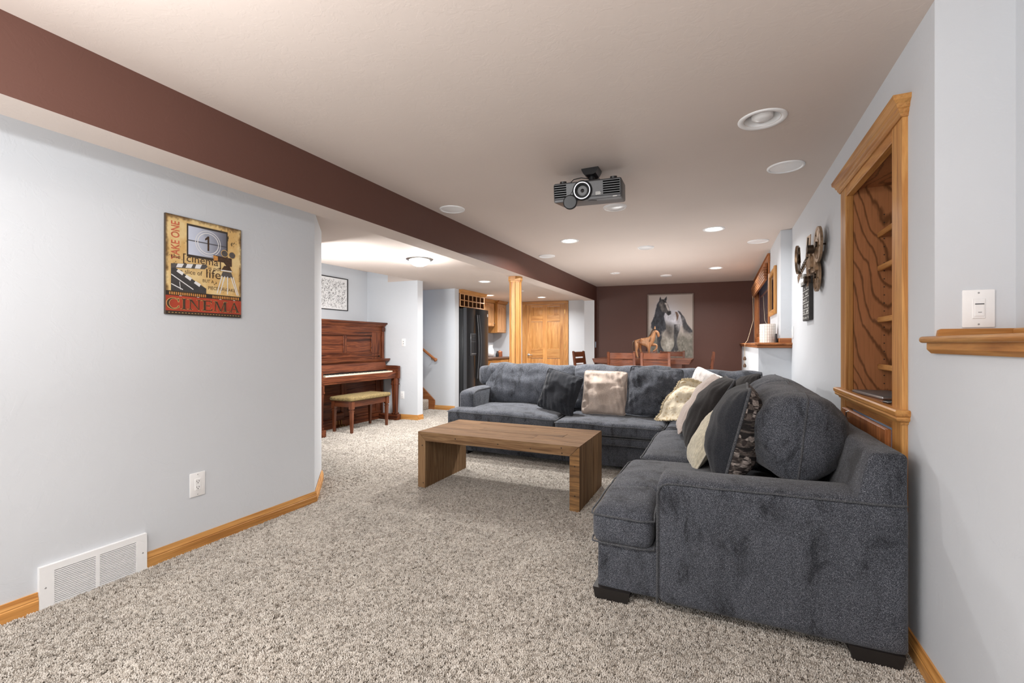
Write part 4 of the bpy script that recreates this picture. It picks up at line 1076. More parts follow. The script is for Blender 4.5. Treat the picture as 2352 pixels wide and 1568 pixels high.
# rumpled fringed throw sliding down over the corner seat
def throw():
    nu, nv = 46, 46; tl = Vector((-.325, 4.58, .835)); tr_ = Vector((-.015, 4.56, .775)); bl = Vector((-.535, 4.36, .492)); br = Vector((-.11, 4.12, .505))
    def P(u, v):
        a = tl.lerp(tr_, u); b = bl.lerp(br, u); w = v*v*(3-2*v)*.35+v*.65
        p = a.lerp(b, w); p.z += .045*math.sin(math.pi*v)*(1-.3*u)+.02*math.sin(math.pi*u)
        p.y -= .05*math.sin(math.pi*v)
        f = nz((u*2.2+v*1.3, v*4.2, 0), 1, 60)*.055+math.sin(v*15+u*4+3*nz((u*2, v*2, 5), 1))*.014*min(1, v*3)+nz((u*7, v*7, 3), 1, 9)*.014
        n = Vector((-.25, -.75, .6)).normalized(); return p+n*(f+.02)
    mb = MB(); v_ = []
    for s in (0, 1):
        for j in range(nv+1):
            for i in range(nu+1): v_.append(P(i/nu, j/nv)+Vector((.1, .35, -.35))*(.03*s))
    f = []; m = nu+1; off = m*(nv+1)
    for j in range(nv):
        for i in range(nu):
            a = j*m+i; f.append((a, a+1, a+m+1, a+m)); f.append((off+a, off+a+m, off+a+m+1, off+a+1))
    edge = [i for i in range(m)]+[j*m+nu for j in range(1, nv+1)]+[nv*m+i for i in range(nu-1, -1, -1)]+[j*m for j in range(nv-1, 0, -1)]
    for a, b in zip(edge, edge[1:]+edge[:1]): f.append((a, off+a, off+b, b))
    mb.add(v_, f)
    o = solo('throw_blanket', mb, M['leopard'], (-.25, 4.35, .5), 'straw coloured spotted fleece throw with fringe, crumpled in the sofa corner', 'blanket', smooth=180)
    fr_ = MB(); rnd = random.Random(3)
    def tuft(p, out, L=.014):
        q = p+out*L+Vector((rnd.uniform(-1, 1), rnd.uniform(-1, 1), rnd.uniform(-1, 1)))*.009
        a = Vector((rnd.uniform(-1, 1), rnd.uniform(-1, 1), rnd.uniform(-1, 1))).normalized()*.006; b = a.cross(q-p).normalized()*.006
        fr_.add([p+a, p-a*.5+b, p-a*.5-b, q], [(0, 1, 3), (1, 2, 3), (2, 0, 3)])
    for k in range(1500):
        u = rnd.random(); tuft(P(u, 0)+Vector((0, 0, rnd.uniform(-.014, .012))), Vector((0, -.3, 1)).normalized())
    for k in range(350):
        v = rnd.random(); tuft(P(0, v), Vector((-1, -.2, .2)).normalized(), .010)
    for k in range(350):
        u = rnd.random(); tuft(P(u, 1), Vector((-.2, -1, .1)).normalized(), .009)
    q = obj('fringe', fr_, M['fringe'], o, smooth=0); q['kind'] = 'stuff'
throw()

# ================================================================== PIANO, BENCH, DRAWING
t = thing('upright_piano', 'old reddish brown upright piano standing against the alcove wall', 'piano', (-4.95, 5.0, 0))
pn = lambda n, mb, mt, par=None, sm=30: obj(n, mb, mt, par or t, smooth=sm)
L0, L1 = 4.22, 5.805          # along Y
UF = -4.93                    # front of the upper case
pn('side_panel', MB().box(-5.27, UF, L1-.045, L1-.005, .0, 1.49, .004), cher['z']); pn('side_panel', MB().box(-5.27, UF, L0+.005, L0+.045, .0, 1.49, .004), cher['z'])
pn('back_panel', MB().box(-5.27, -5.24, L0+.04, L1-.04, .05, 1.49), cher['z'])
pn('lid', MB().box(-5.28, UF+.055, L0-.035, L1+.035, 1.515, 1.542, .008, 2), cher['y'])
pn('cornice', MB().prism([(-5.27, 1.47), (UF+.004, 1.47), (UF+.012, 1.482), (UF+.03, 1.50), (UF+.036, 1.516), (-5.27, 1.516)], 'y', L0-.015, L1+.015), cher['y'])
pn('frieze_rail', MB().box(UF-.03, UF-.004, L0+.04, L1-.04, 1.40, 1.47, .003), cher['y']); pn('frieze_rail', MB().box(UF-.03, UF+.002, L0+.04, L1-.04, 1.385, 1.402, .004), cher['y'])
pn('front_stile', MB().box(UF-.03, UF-.006, L1-.26, L1-.045, .97, 1.40, .003), cher['z']); pn('front_stile', MB().box(UF-.03, UF-.006, L0+.045, L0+.26, .97, 1.40, .003), cher['z'])
pn('top_rail', MB().box(UF-.03, UF-.006, L0+.26, L1-.26, 1.335, 1.40, .003), cher['y']); pn('bottom_rail', MB().box(UF-.03, UF-.006, L0+.26, L1-.26, .97, 1.065, .003), cher['y'])
ymid = 4.985
pn('center_stile', MB().box(UF-.03, UF-.012, ymid-.018, ymid+.018, 1.065, 1.335, .003), cher['z'])
for a, b in ((L0+.26, ymid-.018), (ymid+.018, L1-.26)):
    pn('upper_panel', MB().box(UF-.03, UF-.022, a, b, 1.065, 1.335), cher['y'])
    pn('panel_molding', MB().box(UF-.024, UF-.008, a, b, 1.320, 1.335, .004).box(UF-.024, UF-.008, a, b, 1.065, 1.080, .004).box(UF-.024, UF-.008, a, a+.014, 1.065, 1.335, .004).box(UF-.024, UF-.008, b-.014, b, 1.065, 1.335, .004), cher['y'])
for a in (1.058, 1.012): pn('bead', MB().box(UF-.01, UF+.004, L0+.05, L1-.10, a-.007, a+.007, .004), cher['y'])
for y in (L1-.028, L0+.028):
    pn('pilaster', MB().box(UF-.01, UF+.024, y-.022, y+.022, .965, 1.44, .006), cher['z']); pn('capital', MB().box(UF-.012, UF+.034, y-.03, y+.03, 1.40, 1.47, .008), cher['z'])
    pn('bracket_knob', MB().cyl((UF-.01, y-.09 if y > 5 else y+.09, 1.01), (UF+.02, y-.09 if y > 5 else y+.09, 1.01), .012, n=12), M['bronzed'])
pn('music_shelf', MB().prism([(UF-.02, .925), (UF+.085, .925), (UF+.10, .940), (UF+.115, .960), (UF+.118, .972), (UF-.02, .972)], 'y', L0-.02, L1+.02), cher['y'])
pn('fallboard', MB().prism([(UF-.02, .80), (UF+.10, .80), (UF+.075, .925), (UF-.02, .925)], 'y', L0+.05, L1-.05), cher['y'])
pn('keybed', MB().box(UF-.02, -4.635, L0+.01, L1-.01, .665, .745, .005), cher['y'])
pn('key_slip', MB().box(-4.650, -4.628, L0+.06, L1-.06, .690, .768, .006), cher['y'])
for y0, y1 in ((L1-.085, L1), (L0, L0+.085)):
    pn('cheek_arm', MB().prism([(UF-.02, .66), (-4.60, .66), (-4.60, .855), (-4.66, .862), (UF-.02, .862)], 'y', y0 if y1 < 5 else y1-.05, y1 if y1 > 5 else y0+.05), cher['x'])
    pn('key_block', MB().box(-4.80, -4.645, y0+.012 if y1 > 5 else y0+.045, y1-.045 if y1 > 5 else y1+.012, .745, .79, .006), cher['y'])
ka, kb = L0+.14, L1-.12; kw = (kb-ka)/52
wk = MB(); bk = MB()
for i in range(52):
    wk.box(-4.80, -4.653, ka+i*kw+.0006, ka+(i+1)*kw-.0006, .76, .786)
    if i % 7 in (0, 2, 3, 5, 6) and i < 51: bk.box(-4.81, -4.71, ka+(i+1)*kw-.006, ka+(i+1)*kw+.006, .78, .799)
q = pn('white_keys', wk, M['ivory']); q['kind'] = 'stuff'; q = pn('black_keys', bk, M['black']); q['kind'] = 'stuff'
for y in (L1-.045, L0+.045):
    lg = MB(); 
    for z0, z1, r0, r1 in ((.115, .56, .030, .042), (.56, .585, .050, .050), (.585, .665, .044, .046)):
        lg.add([(-4.66+sx*r0*.95, y+sy*r0*.95, z0) for sx, sy in ((-1, -1), (1, -1), (1, 1), (-1, 1))]+[(-4.66+sx*r1*.95, y+sy*r1*.95, z1) for sx, sy in ((-1, -1), (1, -1), (1, 1), (-1, 1))], [(3, 2, 1, 0), (4, 5, 6, 7), (0, 1, 5, 4), (1, 2, 6, 5), (2, 3, 7, 6), (3, 0, 4, 7)])
    lg.box(-4.66-.045, -4.66+.045, y-.043, y+.043, .10, .122, .006)
    pn('leg', lg, cher['z'])
    pn('toe_block', MB().box(UF-.03, -4.585, y-.05, y+.048, 0, .10, .012, 2), cher['x'])
pn('lower_panel', MB().box(UF-.06, UF-.04, L0+.045, L1-.045, .13, .67), cher['y'])
for y in (L1-.09, L0+.09, ymid): pn('lower_stile', MB().box(UF-.042, UF-.024, y-.05, y+.05, .13, .66, .004), cher['z'])
pn('bottom_board', MB().box(UF-.05, UF-.018, L0+.045, L1-.045, .0, .115, .004), cher['y']); pn('bottom_molding', MB().box(UF-.05, UF-.004, L0+.045, L1-.045, .115, .14, .006), cher['y'])
yp = 4.86
pn('pedal_board', MB().soft(UF-.03, UF+.02, yp-.07, yp+.09, .115, .225, .02, .05), cher['y'])
for k in (-1, 0, 1): pn('pedal', MB().box(UF-.02, UF+.075, yp+.01+k*.045-.011, yp+.01+k*.045+.011, .035, .05, .005).box(UF-.015, UF-.005, yp+.01+k*.045-.006, yp+.01+k*.045+.006, .05, .12), M['brass'])

t = thing('piano_bench', 'small piano bench with brocade cushion on turned legs before the piano', 'bench', (-4.62, 4.96, 0))
bx0, bx1, by0, by1 = -4.80, -4.43, 4.59, 5.345
for x in (bx0+.03, bx1-.03):
    for y in (by0+.03, by1-.03):
        lg = MB()
        for z0, z1, r0, r1 in ((0, .30, .014, .021), (.30, .312, .026, .026), (.312, .33, .018, .018), (.33, .435, .027, .027)):
            lg.add([(x+sx*r0, y+sy*r0, z0) for sx, sy in ((-1, -1), (1, -1), (1, 1), (-1, 1))]+[(x+sx*r1, y+sy*r1, z1) for sx, sy in ((-1, -1), (1, -1), (1, 1), (-1, 1))], [(3, 2, 1, 0), (4, 5, 6, 7), (0, 1, 5, 4), (1, 2, 6, 5), (2, 3, 7, 6), (3, 0, 4, 7)])
        obj('leg', lg, din['z'], t)
obj('apron', MB().box(bx1-.045, bx1-.02, by0+.05, by1-.05, .355, .435, .003), din['y'], t); obj('apron', MB().box(bx0+.02, bx0+.045, by0+.05, by1-.05, .355, .435, .003), din['y'], t)
obj('apron', MB().box(bx0+.05, bx1-.05, by0+.02, by0+.045, .355, .435, .003), din['x'], t); obj('apron', MB().box(bx0+.05, bx1-.05, by1-.045, by1-.02, .355, .435, .003), din['x'], t)
obj('cushion', MB().soft(bx0-.015, bx1+.015, by0-.02, by1+.02, .437, .492, .022, .05, lambda p: p+Vector((0, 0, .012*max(0, 1-((p.x+4.615)/.2)**2)*max(0, 1-((p.y-4.967)/.4)**2)+nz(p, 5)*.006 if p.z > .46 else 0))), M['sagec'], t, smooth=180)

t = thing('framed_drawing', 'black framed ink drawing of many small sketches above the piano', 'picture', (-5.30, 5.04, 1.962), (0, 0, R(90)))
dw2, dh2 = .352, .248
obj('frame', MB().box(-dw2, dw2, -.022, 0, dh2-.012, dh2).box(-dw2, dw2, -.022, 0, -dh2, -dh2+.012).box(-dw2, -dw2+.012, -.022, 0, -dh2+.012, dh2-.012).box(dw2-.012, dw2, -.022, 0, -dh2+.012, dh2-.012), M['black'], t, local=True)
obj('sheet', MB().box(-dw2+.01, dw2-.01, -.012, -.004, -dh2+.01, dh2-.01), M['paper'], t, local=True)
rnd = random.Random(11)
for mat, cnt in (('ink', 430), ('inkg', 260)):
    sk = MB()
    for _ in range(cnt):
        cx_, cz_ = rnd.uniform(-dw2+.05, dw2-.04), rnd.uniform(-dh2+.05, dh2-.05); a = rnd.uniform(0, 6.3); L = rnd.uniform(.004, .013); pts = []
        x_, z_ = cx_, cz_
        for k in range(7):
            a += rnd.uniform(-1.3, 1.3); x_ += L*.4*math.cos(a); z_ += L*.55*math.sin(a); pts.append((x_, z_))
        for (x0_, z0_), (x1_, z1_) in zip(pts, pts[1:]):
            d_ = Vector((x1_-x0_, z1_-z0_)); nn = Vector((-d_.y, d_.x)).normalized()*rnd.uniform(.0009, .0026)
            sk.add([(x0_-nn.x, -.0125, z0_-nn.y), (x1_-nn.x, -.0125, z1_-nn.y), (x1_+nn.x, -.0125, z1_+nn.y), (x0_+nn.x, -.0125, z0_+nn.y)], [(0, 1, 2, 3)])
    obj('ink_sketches', sk, M[mat], t, local=True, smooth=0)

# stub wall plates (viewer faces +Y)
def onstub(tx): p = s1-sd*tx; return (p.x, p.y)
p = onstub(.26); plate('light_switch', 'white double toggle switch on the stub wall right of the piano', (*p, 1.225), R(1.5), .072, .122, 'toggle')
p = onstub(.285); plate('wall_outlet', 'white outlet low on stub wall behind piano leg', (*p, .39), R(1.5), .072, .122, 'outlet')
plate('light_switch', 'pale switch plate on the brown stub at the back wall corner', (BX1, 9.20, 1.19), R(-90)+math.pi, .075, .125, 'rocker', 'bluepl')

t = thing('handrail', 'oak handrail sloping down along the stair wall', 'handrail', (-4.9, 6.93, 1.0))
ha, hb = Vector((-6.5, 6.90, 2.16)), Vector((-4.66, 6.90, .905))
obj('rail', MB().tube([ha, hb], .024, 12), oakd['x'], t, smooth=60)
obj('rail_end', MB().lathe([(0, -.005), (.026, -.002), (.036, .012), (.034, .03), (.024, .045)], (0, 0, 0), 16, 'z').xform(Matrix.Translation(hb) @ (ha-hb).normalized().to_track_quat('Z', 'Y').to_matrix().to_4x4()), oakd['x'], t, smooth=60)
for f in (.06, .55): p = hb.lerp(ha, f); obj('bracket', MB().tube([(p.x, 6.978, p.z-.07), (p.x, 6.93, p.z-.07), (p.x, 6.90, p.z-.02)], .007, 8), M['brass'], t)

# ================================================================== WOODEN POST
t = thing('wooden_post', 'octagonal oak clad support post beneath the brown beam', 'post', (-2.466, 5.50, 0))
pr = .080
for k in range(8):
    a0 = R(22.5+45*k); a1 = R(67.5+45*k); e = .0035
    P = [(-2.466+(pr-q)*math.cos(a), 5.50+(pr-q)*math.sin(a)) for a, q in ((a0+e/pr, 0), (a1-e/pr, 0), (a1, .016), (a0, .016))]
    obj('stave', MB().prism(P, 'z', 0, HB), oak['z'], t, smooth=0)
def octo(r): return [(-2.466+r*math.cos(R(22.5+45*k)), 5.50+r*math.sin(R(22.5+45*k))) for k in range(8)]
obj('cap', MB().prism(octo(.093), 'z', HB-.055, HB), oak['x'], t, smooth=0); obj('cap_molding', MB().prism(octo(.085), 'z', HB-.075, HB-.055), oak['x'], t, smooth=0)
obj('base_collar', MB().prism(octo(.091), 'z', 0, .09), oak['x'], t, smooth=0)

# ================================================================== KITCHEN
FX, FY0, FY1, FZ = -4.19, 7.165, 8.09, 1.865
t = thing('refrigerator', 'black side-by-side refrigerator with an ice dispenser beside stair wall', 'refrigerator', (-4.5, 7.63, 0))
fg = lambda n, mb, m='fridge', par=None, sm=40: obj(n, mb, M[m], par or t, smooth=sm)
fg('body', MB().box(-4.95, FX-.07, FY0, FY1, .0, FZ-.01, .01, 2))
ym_ = FY0+.40
for y0, y1 in ((FY0+.003, ym_-.004), (ym_+.004, FY1-.003)):
    prof = [(FX-.065, y0), (FX-.065, y1)]+[(FX-.012+.03*math.sin(math.pi*(i/10))-.02*abs(i/5-1)**6, y1-(y1-y0)*i/10) for i in range(11)]
    fg('door', MB().prism([(a, b) for a, b in prof], 'z', .06, FZ), sm=30)
for s_, yy in ((-1, ym_-.032), (1, ym_+.032)):
    pts = [(FX+.025+.045*math.sin(math.pi*i/16), yy+s_*.012*math.sin(math.pi*i/16), .55+1.20*i/16) for i in range(17)]
    fg('handle', MB().tube(pts, .012, 10), 'fridge2', sm=80)
dsp = fg('dispenser', MB().box(FX-.01, FX+.028, FY0+.12, FY0+.32, .985, 1.40, .006), 'fridge2')
fg('dispenser_recess', MB().box(FX+.0, FX+.030, FY0+.145, FY0+.30, 1.03, 1.235), 'black', dsp)
fg('control_panel', MB().box(FX+.0, FX+.031, FY0+.155, FY0+.295, 1.26, 1.37), 'black', dsp)
bt = MB()
for i in range(3):
    for j in range(2): bt.box(FX+.031, FX+.033, FY0+.175+.04*i, FY0+.198+.04*i, 1.28+.045*j, 1.305+.045*j)
fg('buttons', bt, 'fridge2', dsp); fg('drip_tray', MB().box(FX+.02, FX+.045, FY0+.14, FY0+.30, 1.015, 1.030, .003), 'steel', dsp)
fg('badge', MB().box(FX-.002, FX+.0085, FY1-.125, FY1-.09, FZ-.13, FZ-.075), 'white')
fg('hinge_trim', MB().box(FX-.06, FX+.006, FY0+.001, FY0+.006, .06, FZ), 'fridge2')
# cubby wine rack over it
t = thing('wine_rack', 'oak cubby wine rack of twelve squares above the refrigerator', 'rack', (-4.45, 7.63, 1.88))
wx = -4.31; z0, z1 = 1.895, 2.125; y0, y1 = 7.16, 8.08
obj('back', MB().box(-4.62, -4.60, y0, y1, z0, z1), oak_shaded['y'], t)
for i in range(7): yy = y0+(y1-y0)*i/6; obj('divider', MB().box(-4.60, wx-.008, yy-.008, yy+.008, z0, z1), oak_shaded['z'], t); obj('edge_strip', MB().box(wx-.008, wx, yy-.009, yy+.009, z0+.009, z1-.009), oakc['z'], t)
for z in (z0, (z0+z1)/2, z1): obj('shelf', MB().box(-4.60, wx-.006, y0-.009, y1+.009, z-.008, z+.008), oak_shaded['y'], t); obj('edge_strip', MB().box(wx-.006, wx+.003, y0-.009, y1+.009, z-.009, z+.009, .002), oakc['y'], t)
obj('crown', MB().prism([(-4.6, 2.135), (wx+.004, 2.135), (wx+.012, 2.15), (wx+.04, 2.18), (wx+.05, 2.199), (-4.6, 2.199)], 'y', y0-.01, y1+.05), oak['y'], t)
# wall cabinets
def arch_door(t, x, y0, y1, z0, z1, mats, axis='x', par=None):
    """raised panel door with an arched top; face at x, facing +X"""
    d = obj('door', MB().box(x-.02, x-.006, y0, y1, z0, z1, .003), mats['z'], t)
    s_ = .055
    fr = MB().box(x-.008, x, y0, y0+s_, z0, z1-.001, .002).box(x-.008, x, y1-s_, y1, z0, z1-.001, .002).box(x-.008, x, y0+s_, y1-s_, z0, z0+s_, .002)
    n = 10; ya, yb = y0+s_, y1-s_; pt = []
    for i in range(n+1): u = i/n; pt.append((ya+(yb-ya)*u, z1-s_*1.7+s_*.8*math.sin(math.pi*u)**1.5))
    fr.prism([(yb, z1-.0015), (ya, z1-.0015)]+pt, 'x', x-.008, x-.0004)
    obj('frame', fr, mats['z'], d)
    pp_ = [(ya+.012, z0+s_+.012), (yb-.012, z0+s_+.012)]+[(min(max(y, ya+.012), yb-.012), z-.014) for y, z in pt[::-1]]
    obj('panel', MB().prism(pp_, 'x', x-.008, x-.002), mats['z'], d)
    obj('knob', MB().lathe([(.004, 0), (.005, .012), (.012, .018), (.010, .026), (0, .028)], (x, y1-.025, z0+.06), 12, 'x'), M['steel'], d, smooth=60)
t = thing('wall_cabinet', 'short oak wall cabinet with arched doors behind the refrigerator', 'cabinet', (-4.85, 8.8, 1.6))
cx_ = -4.70
obj('body', MB().box(-4.995, cx_-.02, 8.15, 9.30, 1.60, 2.14), oakc['z'], t)
arch_door(t, cx_, 8.17, 8.72, 1.61, 2.12, oakc); arch_door(t, cx_, 8.73, 9.29, 1.61, 2.12, oakc)
obj('crown', MB().prism([(-4.99, 2.13), (cx_+.004, 2.13), (cx_+.04, 2.18), (cx_+.046, 2.199), (-4.99, 2.199)], 'y', 8.14, 9.31), oak['y'], t)
t = thing('wall_cabinet', 'tall oak wall cabinet with one arched door left of the post', 'cabinet', (-4.8, 9.6, 1.45))
cx_ = -4.62
obj('body', MB().box(-4.995, cx_-.02, 9.33, 9.77, 1.46, 2.14), oak['z'], t)
arch_door(t, cx_, 9.335, 9.765, 1.47, 2.12, oakc)
obj('crown', MB().prism([(-4.99, 2.13), (cx_+.004, 2.13), (cx_+.04, 2.18), (cx_+.046, 2.199), (-4.99, 2.199)], 'y', 9.30, 9.79), oak['y'], t)
t = thing('base_cabinet', 'oak base cabinet beneath the dark countertop, behind the sofa', 'cabinet', (-4.7, 8.95, 0))
obj('body', MB().box(-4.99, -4.39, 8.12, 9.78, .0, .872), oak['z'], t)
for k in range(4):
    y0 = 8.13+.412*k
    obj('drawer', MB().box(-4.392, -4.372, y0+.004, y0+.408, .73, .86, .005), oak['y'], t); obj('door', MB().box(-4.392, -4.372, y0+.004, y0+.408, .11, .722, .005), oak['z'], t)
solo('countertop', MB().box(-4.995, -4.35, 8.11, 9.79, .873, .912, .008, 2), M['counter'], (-4.7, 8.95, .873), 'dark speckled laminate countertop on the oak base cabinet', 'countertop')
solo('white_pitcher', MB().lathe([(0, .0), (.05, .0), (.085, .045), (.09, .11), (.07, .17), (.05, .21), (.058, .26), (.062, .27), (.05, .26), (.04, .21)], (-4.62, 8.95, .914), 28), M['white'], (-4.62, 8.95, .914), 'white round bellied pitcher on the countertop beside the refrigerator', 'pitcher', smooth=60)
t = thing('copper_canister', 'small copper canister with lid on the countertop', 'canister', (-4.62, 9.42, .914))
obj('body', MB().lathe([(0, 0), (.06, 0), (.063, .01), (.06, .10), (.063, .11)], (-4.62, 9.42, .914), 24), M['copper'], t); obj('lid', MB().lathe([(.064, .11), (.06, .12), (.02, .128), (.012, .145), (0, .148)], (-4.62, 9.42, .914), 24), M['copper'], t)
solo('dark_bottle', MB().lathe([(0, 0), (.035, 0), (.036, .06), (.02, .09), (.012, .13), (0, .13)], (-4.60, 9.25, .914), 20), M['black'], (-4.60, 9.25, .914), 'small dark bottle on the countertop left of the copper canister', 'bottle', smooth=60)
p = dw(-.83); plate('wall_outlet', 'outlet plate on the kitchen wall above the countertop', (p[0], p[1], 1.22), BR, .09, .14, 'plain')

# ================================================================== BOOKCASE in the right wall
t = thing('built_in_bookcase', 'built-in oak bookcase with crown molding set in the right wall', 'bookcase', (.8, 2.79, 0))
bk_ = lambda n, mb, mt, par=None, sm=30: obj(n, mb, mt, par or t, smooth=sm)
D = 1.07; fx = RWX-.018
bk_('stile', MB().box(fx, RWX+.02, 2.285, 2.408, 0, 2.125, .004), oak['z']); bk_('stile', MB().box(fx, RWX+.02, 3.181, 3.30, 0, 2.125, .004), oak['z'])
bk_('head_rail', MB().box(fx+.001, RWX+.02, 2.408, 3.181, 2.050, 2.125, .003), oak['y'])
bk_('side_panel', MB().box(RWX+.02, D, 3.181, 3.20, .90, 2.10), M['ply']); bk_('side_panel', MB().box(RWX+.02, D, 2.39, 2.408, .90, 2.10), M['ply'])
bk_('back_panel', MB().box(D-.012, D, 2.40, 3.19, .90, 2.10), M['ply']); bk_('top_panel', MB().box(RWX+.02, D, 2.40, 3.19, 2.085, 2.10), M['ply'])
for z in (1.80, 1.613, 1.325, 1.063):
    sh = bk_('shelf', MB().box(.822, D-.012, 2.41, 3.179, z, z+.019), M['ply']); bk_('nosing', MB().box(.803, .822, 2.41, 3.179, z-.004, z+.026, .004), oak['y'], sh)
ph = MB()
for i in range(22): ph.lathe([(0, 0), (.0035, 0)], (.835, 3.1805, .98+.045*i), 8, 'y')
bk_('pin_hole', ph, M['black'])
# crown with a mitred return
def mold(prof, y0, y1, name, mt):
    """profile (x outward from fx, z); runs along the face and returns to the wall at both ends"""
    v = []; f = []; n = len(prof)
    for e, z in prof: v.append((fx-e, y0-e, z))
    for e, z in prof: v.append((fx-e, y1+e, z))
    for e, z in prof: v.append((RWX+.001, y0-e, z))
    for e, z in prof: v.append((RWX+.001, y1+e, z))
    for i in range(n):
        j = (i+1) % n
        f += [(i, j, n+j, n+i), (i, 2*n+i, 2*n+j, j), (n+i, n+j, 3*n+j, 3*n+i)]
    bk_(name, MB().add(v, f), mt, sm=20)
mold([(0, 2.100), (.006, 2.100), (.010, 2.112), (.014, 2.116), (.016, 2.128), (.022, 2.132), (.026, 2.146), (.038, 2.158), (.040, 2.176), (0, 2.176)], 2.285, 3.30, 'crown_molding', oak['y'])
mold([(0, .882), (.006, .882), (.010, .892), (.022, .897), (.026, .905), (.024, .912), (.030, .918), (.032, .934), (.026, .940), (0, .940)], 2.285, 3.30, 'ledge_molding', oak['y'])
bk_('ledge', MB().box(fx-.02, D, 2.40, 3.19, .912, .930, .002), oakd['y'])
bk_('bottom_rail', MB().box(fx+.001, RWX+.02, 2.408, 3.181, .845, .89, .003), oak['y'])
dr = bk_('door', MB().box(fx-.012, fx+.004, 2.42, 3.17, .12, .838, .003), oakd['z'])
q0 = [(2.42+.005, .125), (3.165, .125), (3.165, .833), (2.425, .833)]; q1 = [(2.48, .18), (3.11, .18), (3.11, .778), (2.48, .778)]
bk_('door_frame', MB().box(fx-.020, fx-.010, 2.42, 2.485, .12, .838, .003).box(fx-.020, fx-.010, 3.105, 3.17, .12, .838, .003).box(fx-.020, fx-.010, 2.485, 3.105, .12, .185, .003).box(fx-.020, fx-.010, 2.485, 3.105, .773, .838, .003), oakd['z'], dr)
bk_('raised_panel', MB().add([(fx-.012, 2.49, .19), (fx-.012, 3.10, .19), (fx-.012, 3.10, .768), (fx-.012, 2.49, .768), (fx-.018, 2.53, .23), (fx-.018, 3.06, .23), (fx-.018, 3.06, .728), (fx-.018, 2.53, .728)], [(0, 1, 5, 4), (1, 2, 6, 5), (2, 3, 7, 6), (3, 0, 4, 7), (4, 5, 6, 7)]), oakd['z'], dr)
bk_('handle', MB().tube([(fx-.018, 3.02, .835), (fx-.030, 3.02, .83), (fx-.030, 3.02, .80), (fx-.018, 3.02, .795)], .004, 8), M['steel'], dr)
# things on it
t = thing('silver_tablet', 'flat silver tablet like device on the bookcase ledge', 'device', (.76, 2.95, .932))
M1 = Matrix.Translation((.775, 2.93, .941)) @ Matrix.Rotation(R(6), 4, 'Z')
obj('shell', MB().box(-.085, .085, -.19, .19, -.009, .004, .005, 2).xform(M1), M['steel'], t); obj('top_face', MB().box(-.080, .080, -.185, .185, .004, .006).xform(M1), M['mgrey'], t)
t = thing('media_box', 'small black box with a lead at the right end of the bookcase ledge', 'device', (.77, 2.52, .932))
obj('case', MB().box(.715, .83, 2.47, 2.58, .932, .962, .006, 2), M['black'], t); obj('lead', MB().tube([(.715, 2.53, .945), (.69, 2.56, .937), (.685, 2.62, .935), (.70, 2.66, .935), (.73, 2.65, .936)], .004, 6), M['black'], t)
cb = MB(); rnd = random.Random(4); pts = []
for k in range(40):
    a = k*.62; pts.append((.85+.045*math.cos(a)*(1-.3*math.sin(a*.37)), 2.96+.07*math.sin(a*1.13), 1.092+.003*(k % 5)+.006))
cb.tube(pts, .0035, 6)
cb.tube([pts[-1], (.86, 2.90, 1.13), (.845, 2.84, 1.20), (.835, 2.80, 1.30), (.83, 2.80, 1.42)], .0025, 6)
solo('black_cable', cb, M['black'], (.85, 2.95, 1.084), 'tangled black cable lying on the lowest bookcase shelf', 'cable', smooth=80)
plate('dimmer_switch', 'big white dimmer switch on the niche wall above the near oak ledge', (.787, 2.04, 1.319), 0, .083, .127, 'dimmer')

# ================================================================== DECOR ON THE RIGHT WALL
t = thing('film_reel_sculpture', 'bronze metal wall sculpture of film reels and a movie camera on the right wall', 'wall decor', (RWX, 4.12, 1.83), (0, 0, R(-90)))
g = lambda n, mb, m='bronze': obj(n, mb, M[m], t, local=True, smooth=40)
def reel(cx, cz, r, y, tilt=0, name='reel'):
    mb = MB(); mb.lathe([(r*.84, -.006), (r, -.008), (r, .008), (r*.84, .006), (r*.84, -.006)], (0, 0, 0), 36, 'y')
    mb.lathe([(0, -.008), (r*.30, -.008), (r*.30, .008), (0, .008)], (0, 0, 0), 24, 'y')
    for k in range(5):
        a = 2*math.pi*k/5+.3; w_ = .035*r/.13
        c_, s_ = math.cos(a), math.sin(a)
        mb.add([(c_*r*.25-s_*w_, e, s_*r*.25+c_*w_) for e in (-.004, .004)]+[(c_*r*.9-s_*w_*1.5, e, s_*r*.9+c_*w_*1.5) for e in (-.004, .004)]+[(c_*r*.9+s_*w_*1.5, e, s_*r*.9-c_*w_*1.5) for e in (-.004, .004)]+[(c_*r*.25+s_*w_, e, s_*r*.25-c_*w_) for e in (-.004, .004)], [(0, 2, 4, 6), (1, 3, 5, 7), (0, 1, 3, 2), (4, 5, 7, 6)])
    mb.xform(Matrix.Translation((cx, y, cz)) @ Matrix.Rotation(R(tilt), 4, 'Z'))
    o = g(name, mb)
    h = MB().cyl((0, -.02, 0), (0, .014, 0), r*.16, n=14).xform(Matrix.Translation((cx, y, cz)) @ Matrix.Rotation(R(tilt), 4, 'Z')); obj('hub', h, M['bronzed'], o, local=True)
reel(.30, .075, .125, -.045); reel(-.22, .055, .115, -.10, -14); reel(.16, -.13, .115, -.03); reel(.05, .02, .07, -.06)
g('camera_body', MB().box(-.10, .22, -.055, -.025, -.10, .06, .006).box(.02, .16, -.075, -.05, -.07, .02, .006), 'bronze'); g('motor', MB().cyl((.20, -.06, .06), (.20, -.10, .06), .032, n=18), 'bronzed'); g('motor', MB().cyl((.02, -.05, -.14), (.02, -.09, -.14), .030, n=18), 'bronzed')
